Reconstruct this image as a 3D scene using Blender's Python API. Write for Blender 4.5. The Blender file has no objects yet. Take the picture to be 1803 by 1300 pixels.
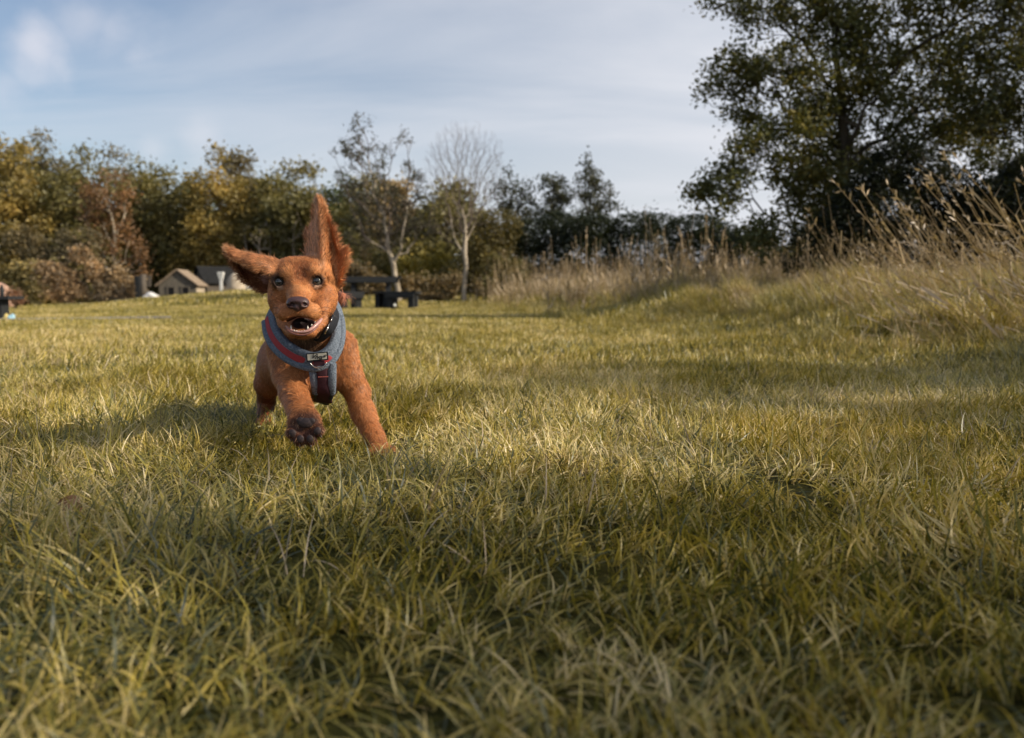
import bpy, math, random
import numpy as np
from mathutils import Vector

# ---------------------------------------------------------------- camera, sky, sun, exposure
scene = bpy.context.scene
F = 32.0 / 36.0 * 1803.0
PITCH = math.atan(125.0 / F)
CAM = np.array([0.0, 0.0, 0.28])
cam_data = bpy.data.cameras.new('camera')
cam_data.lens = 32.0
cam_data.sensor_width = 36.0
cam_data.clip_start = 0.02
cam_data.clip_end = 3000
cam_data.dof.use_dof = True
cam_data.dof.focus_distance = 1.52
cam_data.dof.aperture_fstop = 5.6
cam = bpy.data.objects.new('camera', cam_data)
scene.collection.objects.link(cam)
cam.location = CAM
cam.rotation_euler = (math.pi / 2 - PITCH, 0, 0)
scene.camera = cam

SUN_DIR = Vector((0.86, -0.24, 0.46)).normalized()      # towards the sun
world = bpy.data.worlds.new('World')
scene.world = world
world.use_nodes = True
wn = world.node_tree
wn.nodes.clear()
def N(tree, kind, **kw):
    n = tree.nodes.new(kind)
    for k, v in kw.items():
        if k.startswith('i_'):
            n.inputs[k[2:].replace('_', ' ')].default_value = v
        else:
            setattr(n, k, v)
    return n
w_out = N(wn, 'ShaderNodeOutputWorld')
w_bg = N(wn, 'ShaderNodeBackground')
sky = N(wn, 'ShaderNodeTexSky', sky_type='NISHITA', sun_disc=False)
sky.sun_elevation = math.asin(SUN_DIR.z)
sky.sun_rotation = math.atan2(SUN_DIR.x, SUN_DIR.y)
sky.air_density = 1.0
sky.dust_density = 1.5
sky.ozone_density = 2.0
# thin high cloud: a flat layer seen in perspective, by direction only
tc = N(wn, 'ShaderNodeTexCoord')
sep = N(wn, 'ShaderNodeSeparateXYZ')
wn.links.new(tc.outputs['Generated'], sep.inputs[0])
def wmath(op, a, b=None, c=None, clamp=False):
    n = N(wn, 'ShaderNodeMath', operation=op, use_clamp=clamp)
    for i, v in enumerate((a, b, c)):
        if v is None: continue
        if isinstance(v, (int, float)): n.inputs[i].default_value = v
        else: wn.links.new(v, n.inputs[i])
    return n.outputs[0]
zz = wmath('ADD', wmath('MAXIMUM', sep.outputs['Z'], 0.0), 0.16)
cu = wmath('DIVIDE', sep.outputs['X'], zz)
cv = wmath('DIVIDE', sep.outputs['Y'], zz)
comb = N(wn, 'ShaderNodeCombineXYZ')
wn.links.new(cu, comb.inputs[0]); wn.links.new(cv, comb.inputs[1])
def wnoise(scale_xyz, scale, detail, rough, dist, loc=(0, 0, 0), rot=0.0):
    mp = N(wn, 'ShaderNodeMapping')
    mp.inputs['Scale'].default_value = scale_xyz
    mp.inputs['Location'].default_value = loc
    mp.inputs['Rotation'].default_value = (0, 0, rot)
    wn.links.new(comb.outputs[0], mp.inputs[0])
    nt = N(wn, 'ShaderNodeTexNoise')
    nt.inputs['Scale'].default_value = scale
    nt.inputs['Detail'].default_value = detail
    nt.inputs['Roughness'].default_value = rough
    nt.inputs['Distortion'].default_value = dist
    wn.links.new(mp.outputs[0], nt.inputs[0])
    return nt.outputs['Fac']
def wramp(v, lo, hi):
    n = N(wn, 'ShaderNodeMapRange', interpolation_type='SMOOTHSTEP')
    wn.links.new(v, n.inputs[0])
    n.inputs['From Min'].default_value = lo
    n.inputs['From Max'].default_value = hi
    return n.outputs[0]
streak = wramp(wnoise((0.45, 1.0, 1.0), 1.3, 7.0, 0.55, 0.6, rot=0.35), 0.34, 0.72)
puff = wramp(wnoise((1.0, 0.6, 1.0), 1.0, 6.0, 0.5, 0.2, loc=(3.1, 0.4, 0)), 0.60, 0.78)
# the veil thickens towards the sun side of the sky (broad and smooth)
side = wramp(wmath('SUBTRACT', sep.outputs['X'], wmath('MULTIPLY', sep.outputs['Z'], 0.35)), -0.55, 0.30)
veil = wmath('ADD', wmath('MULTIPLY', side, 0.66), wmath('MULTIPLY', streak, 0.36))
veil = wmath('ADD', veil, wmath('MULTIPLY', puff, 0.20), clamp=True)
low = wmath('SUBTRACT', 1.0, wramp(sep.outputs['Z'], 0.0, 0.24))
# a few small soft cumulus puffs on the left, each at its own bearing and height
def cloud_at(px, py, rad, gain):
    dx, dy = (px - 901.5) / F, (650.0 - py) / F
    c, s = math.cos(PITCH), math.sin(PITCH)
    v = Vector((dx, c + dy * s, -s + dy * c)).normalized()
    dp = N(wn, 'ShaderNodeVectorMath', operation='DISTANCE')
    nv = N(wn, 'ShaderNodeVectorMath', operation='NORMALIZE'); wn.links.new(tc.outputs['Generated'], nv.inputs[0])
    wn.links.new(nv.outputs[0], dp.inputs[0]); dp.inputs[1].default_value = v
    nt = N(wn, 'ShaderNodeTexNoise'); nt.inputs['Scale'].default_value = 14; nt.inputs['Detail'].default_value = 5; nt.inputs['Roughness'].default_value = 0.5
    wn.links.new(nv.outputs[0], nt.inputs[0])
    d = wmath('ADD', dp.outputs['Value'], wmath('MULTIPLY', wmath('SUBTRACT', nt.outputs['Fac'], 0.5), rad * 3.2))
    return wmath('MULTIPLY', wmath('SUBTRACT', 1.0, wramp(d, rad * -0.3, rad * 1.3)), gain)
cum = None
for (a_, b_, r_, g_) in ((62, 82, 0.030, 0.55), (150, 35, 0.035, 0.30), (200, 60, 0.030, 0.30), (238, 100, 0.022, 0.28), (355, 240, 0.022, 0.25), (270, 265, 0.018, 0.25), (0, 160, 0.02, 0.25), (-420, 150, 0.08, 0.6), (-800, 60, 0.1, 0.6)):
    c_ = cloud_at(a_, b_, r_, g_)
    cum = c_ if cum is None else wmath('MAXIMUM', cum, c_)
veil = wmath('ADD', veil, wmath('MULTIPLY', low, 0.22), clamp=True)
sky_k = N(wn, 'ShaderNodeMix', data_type='RGBA', blend_type='MULTIPLY')
sky_k.inputs[0].default_value = 1.0
wn.links.new(sky.outputs[0], sky_k.inputs[6])
sky_k.inputs[7].default_value = (0.69, 0.64, 0.62, 1)
cloud_mix = N(wn, 'ShaderNodeMix', data_type='RGBA')
wn.links.new(veil, cloud_mix.inputs[0])
wn.links.new(sky_k.outputs[2], cloud_mix.inputs[6])
cloud_mix.inputs[7].default_value = (3.7, 3.78, 4.05, 1)
cum_mix = N(wn, 'ShaderNodeMix', data_type='RGBA')
wn.links.new(cum, cum_mix.inputs[0]); wn.links.new(cloud_mix.outputs[2], cum_mix.inputs[6]); cum_mix.inputs[7].default_value = (4.3, 4.15, 4.35, 1)
wn.links.new(cum_mix.outputs[2], w_bg.inputs[0])
w_bg.inputs[1].default_value = 0.13
wn.links.new(w_bg.outputs[0], w_out.inputs[0])

sun_data = bpy.data.lights.new('sun', 'SUN')
sun_data.energy = 3.3
sun_data.angle = math.radians(0.6)
sun_data.color = (1.0, 0.87, 0.68)
sun = bpy.data.objects.new('sun', sun_data)
scene.collection.objects.link(sun)
sun.rotation_euler = SUN_DIR.to_track_quat('Z', 'Y').to_euler()

scene.view_settings.view_transform = 'Standard'
scene.view_settings.look = 'None'
scene.view_settings.exposure = 0.70
scene.view_settings.gamma = 1.0
scene.view_settings.use_curve_mapping = False
scene.cycles.max_bounces = 6
scene.cycles.diffuse_bounces = 3
scene.cycles.glossy_bounces = 2
scene.cycles.transmission_bounces = 3
scene.cycles.transparent_max_bounces = 4

# ---------------------------------------------------------------- helpers
C = scene.collection
rng = np.random.default_rng(7)
random.seed(7)

def P(px, py, Y):
    """point of the place that lies Y metres in front of the camera, from a measurement in the photograph"""
    dx, dy = (px - 901.5) / F, (650.0 - py) / F
    c, s = math.cos(PITCH), math.sin(PITCH)
    d = np.array([dx, c + dy * s, -s + dy * c])
    return CAM + d * (Y / d[1])

def sstep(a, b, x):
    t = np.clip((x - a) / (b - a), 0, 1)
    return t * t * (3 - 2 * t)

_wv = np.random.default_rng(3)
_waves = [(_wv.uniform(0, 2 * math.pi), _wv.uniform(0, 2 * math.pi)) for _ in range(9)]
def wavy(x, y, scale, seed=0):
    """smooth noise about -1..1 made of turned sine waves"""
    v = 0
    for i, (a, p) in enumerate(_waves):
        a2 = a + seed * 1.7; p2 = p + seed * 2.3
        k = (1.0 + 0.37 * i) / scale
        v = v + np.sin((x * math.cos(a2) + y * math.sin(a2)) * k * 2.2 + p2 + 1.3 * np.sin((x * math.sin(a2) - y * math.cos(a2)) * k * 1.3 + p2 * 2)) / (1 + 0.35 * i)
    return v / 3.2

EDGE_Y = np.array([-5, 2.7, 3.9, 5.3, 7.5, 12.8, 22, 30, 45, 90])
EDGE_X = np.array([2.4, 1.65, 1.70, 1.45, 1.05, 0.85, -0.3, -1.5, -2.5, -3.0])
def bank_d(x, y):
    return x - np.interp(y, EDGE_Y, EDGE_X) - 0.22 * wavy(x * 0 + 3, y, 2.4, 2)

def gz(x, y):
    """height of the ground"""
    x = np.asarray(x, float); y = np.asarray(y, float)
    z = 0.012 * wavy(x, y, 0.8, 1) * sstep(0.3, 2.5, y) + 0.02 * wavy(x, y, 4.0, 5) * sstep(2.5, 8, y)
    d = bank_d(x, y)
    z = z + 0.22 * sstep(0.0, 1.3, d) * sstep(1.0, 3.6, y) + 0.10 * sstep(3, 9, d)
    z = z + 0.10 * wavy(x, y, 0.6, 8) * sstep(0.2, 1.0, d)
    z = z - 0.10 * np.exp(-((x + 8.5) / 4.0) ** 2 - ((y - 15.0) / 6.0) ** 2)
    u = x / np.maximum(y, 1.0)
    e = np.interp(u, [-0.56, -0.44, -0.39, -0.28, -0.20, -0.1, 0.0, 0.3], [545, 538, 528, 513, 524, 522, 520, 515])
    far = 0.28 - (e - 525.0) / F * np.minimum(y, 90)
    b = sstep(22, 34, y)
    z = z * (1 - b) + (far + z * 0.3) * b
    z = z + 0.9 * sstep(80, 140, y)
    return z

def mesh_np(name, V, faces, smooth=False):
    """faces: list of int arrays (n,3) or (n,4)"""
    me = bpy.data.meshes.new(name)
    V = np.asarray(V, np.float32)
    faces = [np.asarray(f, np.int32) for f in faces if len(f)]
    me.vertices.add(len(V)); me.vertices.foreach_set('co', V.ravel())
    nl = sum(f.size for f in faces); npoly = sum(len(f) for f in faces)
    me.loops.add(nl); me.polygons.add(npoly)
    me.loops.foreach_set('vertex_index', np.concatenate([f.ravel() for f in faces]))
    tot = np.concatenate([np.full(len(f), f.shape[1], np.int32) for f in faces])
    start = np.concatenate([[0], np.cumsum(tot)[:-1]]).astype(np.int32)
    me.polygons.foreach_set('loop_start', start)
    me.polygons.foreach_set('use_smooth', np.full(npoly, smooth))
    me.update(calc_edges=True)
    return me

def attr(me, name, data, kind='FLOAT'):
    a = me.attributes.new(name, kind, 'POINT')
    key = {'FLOAT': 'value', 'INT': 'value', 'FLOAT_VECTOR': 'vector', 'FLOAT_COLOR': 'color'}[kind]
    a.data.foreach_set(key, np.asarray(data, np.int32 if kind == 'INT' else np.float32).ravel())

def link(name, me, mat=None, parent=None, loc=None, rz=0.0):
    o = bpy.data.objects.new(name, me)
    C.objects.link(o)
    if mat is not None and me is not None and len(me.materials) == 0: me.materials.append(mat)
    if parent is not None: o.parent = parent
    if loc is not None: o.location = loc
    if rz: o.rotation_euler = (0, 0, rz)
    return o

def tag(o, label=None, cat=None, group=None, kind=None):
    if label: o['label'] = label
    if cat: o['category'] = cat
    if group: o['group'] = group
    if kind: o['kind'] = kind
    return o

def empty(name, loc, label, cat, group=None, rz=0.0):
    o = bpy.data.objects.new(name, None)
    o.empty_display_size = 0.1
    C.objects.link(o); o.location = loc; o.rotation_euler = (0, 0, rz)
    return tag(o, label, cat, group)

class MB:
    """collects plain shapes into one mesh"""
    def __init__(self): self.V = []; self.Q = []; self.T = []; self.n = 0
    def add(self, V, Q=None, T=None):
        V = np.asarray(V, float)
        if Q is not None and len(Q): self.Q.append(np.asarray(Q) + self.n)
        if T is not None and len(T): self.T.append(np.asarray(T) + self.n)
        self.V.append(V); self.n += len(V)
    def box(self, c, s, rz=0.0, rx=0.0, ry=0.0, jit=0.0):
        s = np.asarray(s, float) / 2
        v = np.array([[x, y, z] for x in (-1, 1) for y in (-1, 1) for z in (-1, 1)], float) * s
        if jit: v += rng.normal(0, jit, v.shape)
        from mathutils import Euler
        m = np.array(Euler((rx, ry, rz)).to_matrix())
        v = v @ m.T + np.asarray(c, float)
        self.add(v, [[0, 1, 3, 2], [4, 6, 7, 5], [0, 4, 5, 1], [2, 3, 7, 6], [0, 2, 6, 4], [1, 5, 7, 3]])
    def tube(self, pts, rad, n=8, cap=True):
        pts = np.asarray(pts, float); rad = np.broadcast_to(rad, (len(pts),))
        tang = np.gradient(pts, axis=0)
        V = []
        up = np.array([0.13, 0.2, 1.0])
        for p, t, r in zip(pts, tang, rad):
            t = t / (np.linalg.norm(t) + 1e-9)
            a = np.cross(t, up)
            if np.linalg.norm(a) < 0.05: a = np.cross(t, [1, 0, 0])
            a /= np.linalg.norm(a); b = np.cross(t, a)
            ang = np.linspace(0, 2 * math.pi, n, endpoint=False)
            V.append(p + r * (np.cos(ang)[:, None] * a + np.sin(ang)[:, None] * b))
        V = np.concatenate(V); Q = []
        for i in range(len(pts) - 1):
            for j in range(n):
                Q.append([i * n + j, i * n + (j + 1) % n, (i + 1) * n + (j + 1) % n, (i + 1) * n + j])
        T = []
        if cap:
            V = np.vstack([V, pts[0], pts[-1]]); a = len(V) - 2; b = a + 1; o = (len(pts) - 1) * n
            for j in range(n):
                T.append([a, (j + 1) % n, j]); T.append([b, o + j, o + (j + 1) % n])
        self.add(V, Q, T)
    def build(self, name, mat, parent=None, smooth=False, loc=None):
        V = np.concatenate(self.V)
        me = mesh_np(name, V, ([np.concatenate(self.Q)] if self.Q else []) + ([np.concatenate(self.T)] if self.T else []), smooth)
        return link(name, me, mat, parent, loc)

# ---------------------------------------------------------------- materials
MATS = {}
def nmath(t, op, a, b=None, clamp=False):
    n = N(t, 'ShaderNodeMath', operation=op, use_clamp=clamp)
    for i, v in enumerate((a, b)):
        if v is None: continue
        if isinstance(v, (int, float)): n.inputs[i].default_value = v
        else: t.links.new(v, n.inputs[i])
    return n.outputs[0]
def ramp(t, fac, stops):
    n = N(t, 'ShaderNodeValToRGB')
    e = n.color_ramp.elements
    while len(e) < len(stops): e.new(0.5)
    for k, (p, c) in enumerate(stops):
        e[k].position = p; e[k].color = (*c, 1)
    t.links.new(fac, n.inputs[0])
    return n.outputs[0]
def noise(t, vec, scale, detail=3, rough=0.5):
    n = N(t, 'ShaderNodeTexNoise')
    n.inputs['Scale'].default_value = scale; n.inputs['Detail'].default_value = detail
    n.inputs['Roughness'].default_value = rough
    if vec is not None: t.links.new(vec, n.inputs['Vector'])
    return n.outputs['Fac']
def mixc(t, fac, a, b, mode='MIX'):
    n = N(t, 'ShaderNodeMix', data_type='RGBA', blend_type=mode)
    for s, v in ((0, fac), (6, a), (7, b)):
        if isinstance(v, (int, float)): n.inputs[s].default_value = v
        elif isinstance(v, tuple): n.inputs[s].default_value = (*v, 1)
        else: t.links.new(v, n.inputs[s])
    return n.outputs[2]
def new_mat(name):
    m = bpy.data.materials.new(name); m.use_nodes = True
    t = m.node_tree; t.nodes.clear()
    out = N(t, 'ShaderNodeOutputMaterial')
    MATS[name] = m
    return m, t, out
def principled(t, out, col, rough=0.7, spec=0.3, metal=0.0, bump=None, bump_d=0.002):
    p = N(t, 'ShaderNodeBsdfPrincipled')
    if isinstance(col, tuple): p.inputs['Base Color'].default_value = (*col, 1)
    else: t.links.new(col, p.inputs['Base Color'])
    p.inputs['Roughness'].default_value = rough
    p.inputs['Specular IOR Level'].default_value = spec
    p.inputs['Metallic'].default_value = metal
    if bump is not None:
        b = N(t, 'ShaderNodeBump'); b.inputs['Distance'].default_value = bump_d
        b.inputs['Strength'].default_value = 1.0
        t.links.new(bump, b.inputs['Height']); t.links.new(b.outputs[0], p.inputs['Normal'])
    t.links.new(p.outputs[0], out.inputs[0])
    return p
def simple(name, c1, c2, scale=8.0, rough=0.7, spec=0.3, metal=0.0, bump_d=0.002, stretch=(1, 1, 1), detail=4):
    m, t, out = new_mat(name)
    tcn = N(t, 'ShaderNodeTexCoord'); mp = N(t, 'ShaderNodeMapping')
    mp.inputs['Scale'].default_value = stretch
    t.links.new(tcn.outputs['Object'], mp.inputs[0])
    f = noise(t, mp.outputs[0], scale, detail, 0.6)
    col = ramp(t, f, [(0.3, c1), (0.7, c2)])
    principled(t, out, col, rough, spec, metal, f, bump_d)
    return m
def leafy(name, stops, trans=0.35, rough=0.55, use_obj_color=False, big=None, gloss=0.06, noise_scale=0.6):
    """leaf or blade material: colour from the per-leaf random attribute, larger patches by place"""
    m, t, out = new_mat(name)
    a = N(t, 'ShaderNodeAttribute', attribute_name='rnd')
    geo = N(t, 'ShaderNodeNewGeometry')
    f = noise(t, geo.outputs['Position'], noise_scale, 3, 0.6)
    fac = nmath(t, 'ADD', nmath(t, 'MULTIPLY', a.outputs['Fac'], 0.78), nmath(t, 'MULTIPLY', nmath(t, 'SUBTRACT', f, 0.32), 0.85), clamp=True)
    if big is not None:
        f2 = noise(t, geo.outputs['Position'], big, 2, 0.5)
        fac = nmath(t, 'ADD', fac, nmath(t, 'MULTIPLY', nmath(t, 'SUBTRACT', f2, 0.5), 0.9), clamp=True)
    col = ramp(t, fac, stops)
    if use_obj_color:
        oi = N(t, 'ShaderNodeObjectInfo')
        col = mixc(t, 1.0, col, oi.outputs['Color'], 'MULTIPLY')
    d = N(t, 'ShaderNodeBsdfDiffuse'); tr = N(t, 'ShaderNodeBsdfTranslucent'); g = N(t, 'ShaderNodeBsdfGlossy')
    g.inputs['Roughness'].default_value = rough
    g.inputs['Color'].default_value = (0.9, 0.92, 1, 1)
    t.links.new(col, d.inputs[0])
    t.links.new(mixc(t, 1.0, col, (1.25, 1.15, 0.6), 'MULTIPLY'), tr.inputs[0])
    m1 = N(t, 'ShaderNodeMixShader'); m1.inputs[0].default_value = trans
    t.links.new(d.outputs[0], m1.inputs[1]); t.links.new(tr.outputs[0], m1.inputs[2])
    m2 = N(t, 'ShaderNodeMixShader'); m2.inputs[0].default_value = gloss
    t.links.new(m1.outputs[0], m2.inputs[1]); t.links.new(g.outputs[0], m2.inputs[2])
    t.links.new(m2.outputs[0], out.inputs[0])
    return m
# ---------------------------------------------------------------- ground sheet
xs = np.concatenate([-np.geomspace(420, 9, 46)[:-1], np.linspace(-9, 9, 181), np.geomspace(9, 420, 46)[1:]])
ys = np.concatenate([np.linspace(-40, -2, 12)[:-1], np.linspace(-2, 12, 181), np.geomspace(12, 900, 110)[1:]])
GX, GY = np.meshgrid(xs, ys)
GV = np.stack([GX, GY, gz(GX, GY)], -1).reshape(-1, 3)
ni, nj = len(xs), len(ys)
ii = (np.arange(nj - 1)[:, None] * ni + np.arange(ni - 1)[None, :]).ravel()
me = mesh_np('ground', GV, [np.stack([ii, ii + 1, ii + ni + 1, ii + ni], -1)], True)
m, t, out = new_mat('soil_and_thatch')
geo = N(t, 'ShaderNodeNewGeometry')
f1 = noise(t, geo.outputs['Position'], 60, 5, 0.7)
f2 = noise(t, geo.outputs['Position'], 0.9, 4, 0.6)
c1 = ramp(t, f1, [(0.3, (0.018, 0.016, 0.008)), (0.55, (0.07, 0.065, 0.02)), (0.8, (0.16, 0.13, 0.05))])
c2 = ramp(t, f2, [(0.35, (0.7, 0.8, 0.5)), (0.65, (1.2, 1.1, 0.8))])
principled(t, out, mixc(t, 1.0, c1, c2, 'MULTIPLY'), 0.95, 0.1, 0, f1, 0.01)
ground = tag(link('ground', me, MATS['soil_and_thatch']), 'rough grassy field running back to the wood', None, None, 'structure')

# ---------------------------------------------------------------- grass
leafy('lawn_blade', [(0.0, (0.030, 0.045, 0.014)), (0.20, (0.085, 0.095, 0.022)), (0.42, (0.250, 0.220, 0.030)), (0.66, (0.48, 0.375, 0.062)), (0.92, (0.72, 0.58, 0.30))],
      trans=0.28, rough=0.45, noise_scale=2.3, big=0.5, gloss=0.05)
leafy('bank_blade', [(0.0, (0.05, 0.06, 0.016)), (0.25, (0.17, 0.155, 0.030)), (0.55, (0.40, 0.33, 0.060)), (1.0, (0.58, 0.46, 0.20))],
      trans=0.3, rough=0.5, noise_scale=1.6, big=0.5)
leafy('straw', [(0.0, (0.15, 0.115, 0.06)), (0.4, (0.34, 0.26, 0.15)), (0.75, (0.52, 0.40, 0.25)), (1.0, (0.64, 0.52, 0.36))],
      trans=0.2, rough=0.5, noise_scale=1.5)

def blades(nb, root_r, lmin, lmax, width, th0, th1, segs, r, lean_pow=1.0, flat=0.0):
    """nb curved, tapering blades; returns verts, quads, tris, rnd"""
    ang = r.uniform(0, 2 * math.pi, nb); rr = root_r * np.sqrt(r.uniform(0, 1, nb)); ra = r.uniform(0, 2 * math.pi, nb)
    base = np.stack([rr * np.cos(ra), rr * np.sin(ra), np.full(nb, -0.004)], -1)
    L = r.uniform(lmin, lmax, nb)
    a0 = r.uniform(0, th0, nb); a1 = a0 + r.uniform(0.15, 1, nb) ** lean_pow * th1
    tw = ang + r.normal(0, 0.5, nb)
    side0 = np.stack([-np.sin(tw), np.cos(tw), np.zeros(nb)], -1)
    rows = []; p = base.copy(); k = segs
    W = width * r.uniform(0.6, 1.25, nb)
    swirl = r.normal(0, 0.35, nb)
    for s in range(k + 1):
        tt = s / k
        w = W * (0.75 + 0.5 * tt if tt < 0.4 else 0.95 * (1 - ((tt - 0.4) / 0.6) ** 1.6))[:, None] if False else (W * (0.8 + 0.4 * min(tt, 0.4)) * (1 - max(0, (tt - 0.35) / 0.65) ** 1.7))[:, None]
        if s < k: rows.append(p - side0 * w / 2); rows.append(p + side0 * w / 2)
        else: rows.append(p)
        th = a0 + (a1 - a0) * (tt + 0.5 / k)
        az = ang + swirl * tt
        d = np.stack([np.sin(th) * np.cos(az), np.sin(th) * np.sin(az), np.cos(th)], -1)
        p = p + d * (L / k)[:, None]
    nv = 2 * k + 1
    V = np.stack(rows, 1).reshape(-1, 3)
    o = np.arange(nb)[:, None] * nv
    Q = np.concatenate([o + np.array([2 * s, 2 * s + 1, 2 * s + 3, 2 * s + 2]) for s in range(k - 1)]) if k > 1 else np.zeros((0, 4), int)
    T = o + np.array([2 * k - 2, 2 * k - 1, 2 * k])
    rnd = np.repeat(r.uniform(0, 1, nb), nv)
    return V, Q, T, rnd

def tuft_source(coll, name, mat, variants, **kw):
    for i in range(variants):
        r = np.random.default_rng(100 + i + len(name) * 7)
        V, Q, T, rnd = blades(r=r, **kw)
        me = mesh_np(name, V, [Q, T], False); attr(me, 'rnd', rnd)
        me.materials.append(mat)
        o = bpy.data.objects.new(name + '_%02d' % i, me)
        coll.objects.link(o)

def scatter(name, coll, pts, rot, scl, idx, label, cat='grass', parent=None):
    me = bpy.data.meshes.new(name)
    me.vertices.add(len(pts)); me.vertices.foreach_set('co', np.asarray(pts, np.float32).ravel())
    attr(me, 'rot', rot, 'FLOAT_VECTOR'); attr(me, 'scl', scl, 'FLOAT_VECTOR'); attr(me, 'idx', idx, 'INT')
    o = link(name, me)
    tag(o, label, cat, None, 'stuff')
    ng = bpy.data.node_groups.new(name + '_scatter', 'GeometryNodeTree')
    ng.interface.new_socket('Geometry', in_out='INPUT', socket_type='NodeSocketGeometry')
    ng.interface.new_socket('Geometry', in_out='OUTPUT', socket_type='NodeSocketGeometry')
    gi = ng.nodes.new('NodeGroupInput'); go = ng.nodes.new('NodeGroupOutput')
    ci = ng.nodes.new('GeometryNodeCollectionInfo'); ci.inputs['Collection'].default_value = coll
    ci.inputs['Separate Children'].default_value = True; ci.inputs['Reset Children'].default_value = True
    ip = ng.nodes.new('GeometryNodeInstanceOnPoints'); ip.inputs['Pick Instance'].default_value = True
    def na(n, ty):
        a = ng.nodes.new('GeometryNodeInputNamedAttribute'); a.data_type = ty; a.inputs['Name'].default_value = n
        return [s for s in a.outputs if s.enabled and s.name == 'Attribute'][0]
    ng.links.new(gi.outputs[0], ip.inputs['Points']); ng.links.new(ci.outputs[0], ip.inputs['Instance'])
    ng.links.new(na('rot', 'FLOAT_VECTOR'), ip.inputs['Rotation'])
    ng.links.new(na('scl', 'FLOAT_VECTOR'), ip.inputs['Scale'])
    ng.links.new(na('idx', 'INT'), ip.inputs['Instance Index'])
    ng.links.new(ip.outputs[0], go.inputs[0])
    md = o.modifiers.new('scatter', 'NODES'); md.node_group = ng
    return o

def lean_euler(spin, lx, ly):
    """spin about z first, then tip over towards (lx, ly) by its length in radians"""
    th = np.hypot(lx, ly) + 1e-9; ax = -ly / th; ay = lx / th
    c, s = np.cos(th), np.sin(th); cz, sz = np.cos(spin), np.sin(spin)
    R = np.zeros((len(th), 3, 3))
    R[:, 0, 0] = c + ax * ax * (1 - c); R[:, 0, 1] = ax * ay * (1 - c); R[:, 0, 2] = ay * s
    R[:, 1, 0] = ax * ay * (1 - c); R[:, 1, 1] = c + ay * ay * (1 - c); R[:, 1, 2] = -ax * s
    R[:, 2, 0] = -ay * s; R[:, 2, 1] = ax * s; R[:, 2, 2] = c
    Z = np.zeros_like(R); Z[:, 0, 0] = cz; Z[:, 0, 1] = -sz; Z[:, 1, 0] = sz; Z[:, 1, 1] = cz; Z[:, 2, 2] = 1
    M = R @ Z
    return np.stack([np.arctan2(M[:, 2, 1], M[:, 2, 2]), -np.arcsin(np.clip(M[:, 2, 0], -1, 1)), np.arctan2(M[:, 1, 0], M[:, 0, 0])], -1)

def band(y0, y1, dens, margin, slope=0.60):
    """random points in the wedge of field the camera sees, with a margin at both sides"""
    half = lambda y: slope * np.maximum(y, 0) + margin
    n = int(dens * (y1 - y0) * (half(y0) + half(y1)))
    y = rng.uniform(y0, y1, n * 2); x = rng.uniform(-1, 1, n * 2) * half(y1)
    k = np.abs(x) < half(y)
    x, y = x[k], y[k]
    n2 = int(dens * (y1 - y0) * (half(y0) + half(y1)))
    return x[:n2], y[:n2]

def lawn_fields(x, y):
    h = 0.90 + 0.42 * wavy(x, y, 0.35, 11) + 0.22 * wavy(x, y, 1.6, 12)
    l = 0.50 + 0.50 * wavy(x, y, 0.5, 13)
    a = 3.6 * wavy(x, y, 0.7, 14)
    lx, ly = l * np.cos(a), l * np.sin(a)
    return np.clip(h, 0.45, 1.8), lx, ly

grass_sets = []
def lawn(name, coll, y0, y1, dens, margin, hmul, nvar, wmul=1.0, tilt=1.0):
    x, y = band(y0, y1, dens, margin)
    h, lx, ly = lawn_fields(x, y)
    d = bank_d(x, y)
    h = h * (1 + 0.9 * sstep(-0.5, 0.5, d) * (1 - sstep(9, 16, y) * 0.4)) * hmul
    keep = rng.uniform(0, 1, len(x)) < 0.55 + 0.45 * sstep(-0.9, 0.1, wavy(x, y, 0.35, 21))
    keep &= ~((np.abs(x + 6.9) < 1.5) & (np.abs(y - 14.4) < 0.55))
    keep &= ~((np.hypot(x + 0.221, y - 1.6) < 0.028) | (np.hypot(x + 0.545, y - 2.02) < 0.025))
    tr = 1 - 0.45 * (1 - sstep(0.12, 0.35, np.hypot(x + 0.30, (y - 1.62) * 0.8))) - 0.2 * (1 - sstep(0.1, 0.3, np.hypot(x + 0.54, y - 1.95)))
    h = h * tr
    x, y, h, lx, ly = x[keep], y[keep], h[keep], lx[keep], ly[keep]
    rot = lean_euler(rng.uniform(0, 6.283, len(x)), tilt * (lx + rng.normal(0, 0.18, len(x))), tilt * (ly + rng.normal(0, 0.18, len(x))))
    hs = h * rng.uniform(0.7, 1.25, len(x))
    grass_sets.append((coll, np.stack([x, y, gz(x, y)], -1), rot, np.stack([np.full(len(x), wmul), np.full(len(x), wmul), hs], -1) if False else np.stack([0.5 + 0.5 * hs] * 2 + [hs], -1), rng.integers(0, nvar, len(x)), name))

c_near = bpy.data.collections.new('near_tufts')
tuft_source(c_near, 'grass_tuft_near', MATS['lawn_blade'], 8, nb=17, root_r=0.025, lmin=0.028, lmax=0.080, width=0.0028, th0=1.0, th1=1.9, segs=6)
c_mid = bpy.data.collections.new('mid_tufts')
tuft_source(c_mid, 'grass_tuft_mid', MATS['lawn_blade'], 6, nb=34, root_r=0.06, lmin=0.03, lmax=0.060, width=0.0042, th0=0.5, th1=1.3, segs=3)
c_far = bpy.data.collections.new('far_tufts')
tuft_source(c_far, 'grass_tuft_far', MATS['lawn_blade'], 5, nb=70, root_r=0.22, lmin=0.03, lmax=0.08, width=0.009, th0=0.5, th1=1.0, segs=2)
c_dist = bpy.data.collections.new('distant_tufts')
tuft_source(c_dist, 'grass_tuft_distant', MATS['lawn_blade'], 4, nb=110, root_r=0.8, lmin=0.04, lmax=0.10, width=0.028, th0=0.5, th1=0.9, segs=2)
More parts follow.
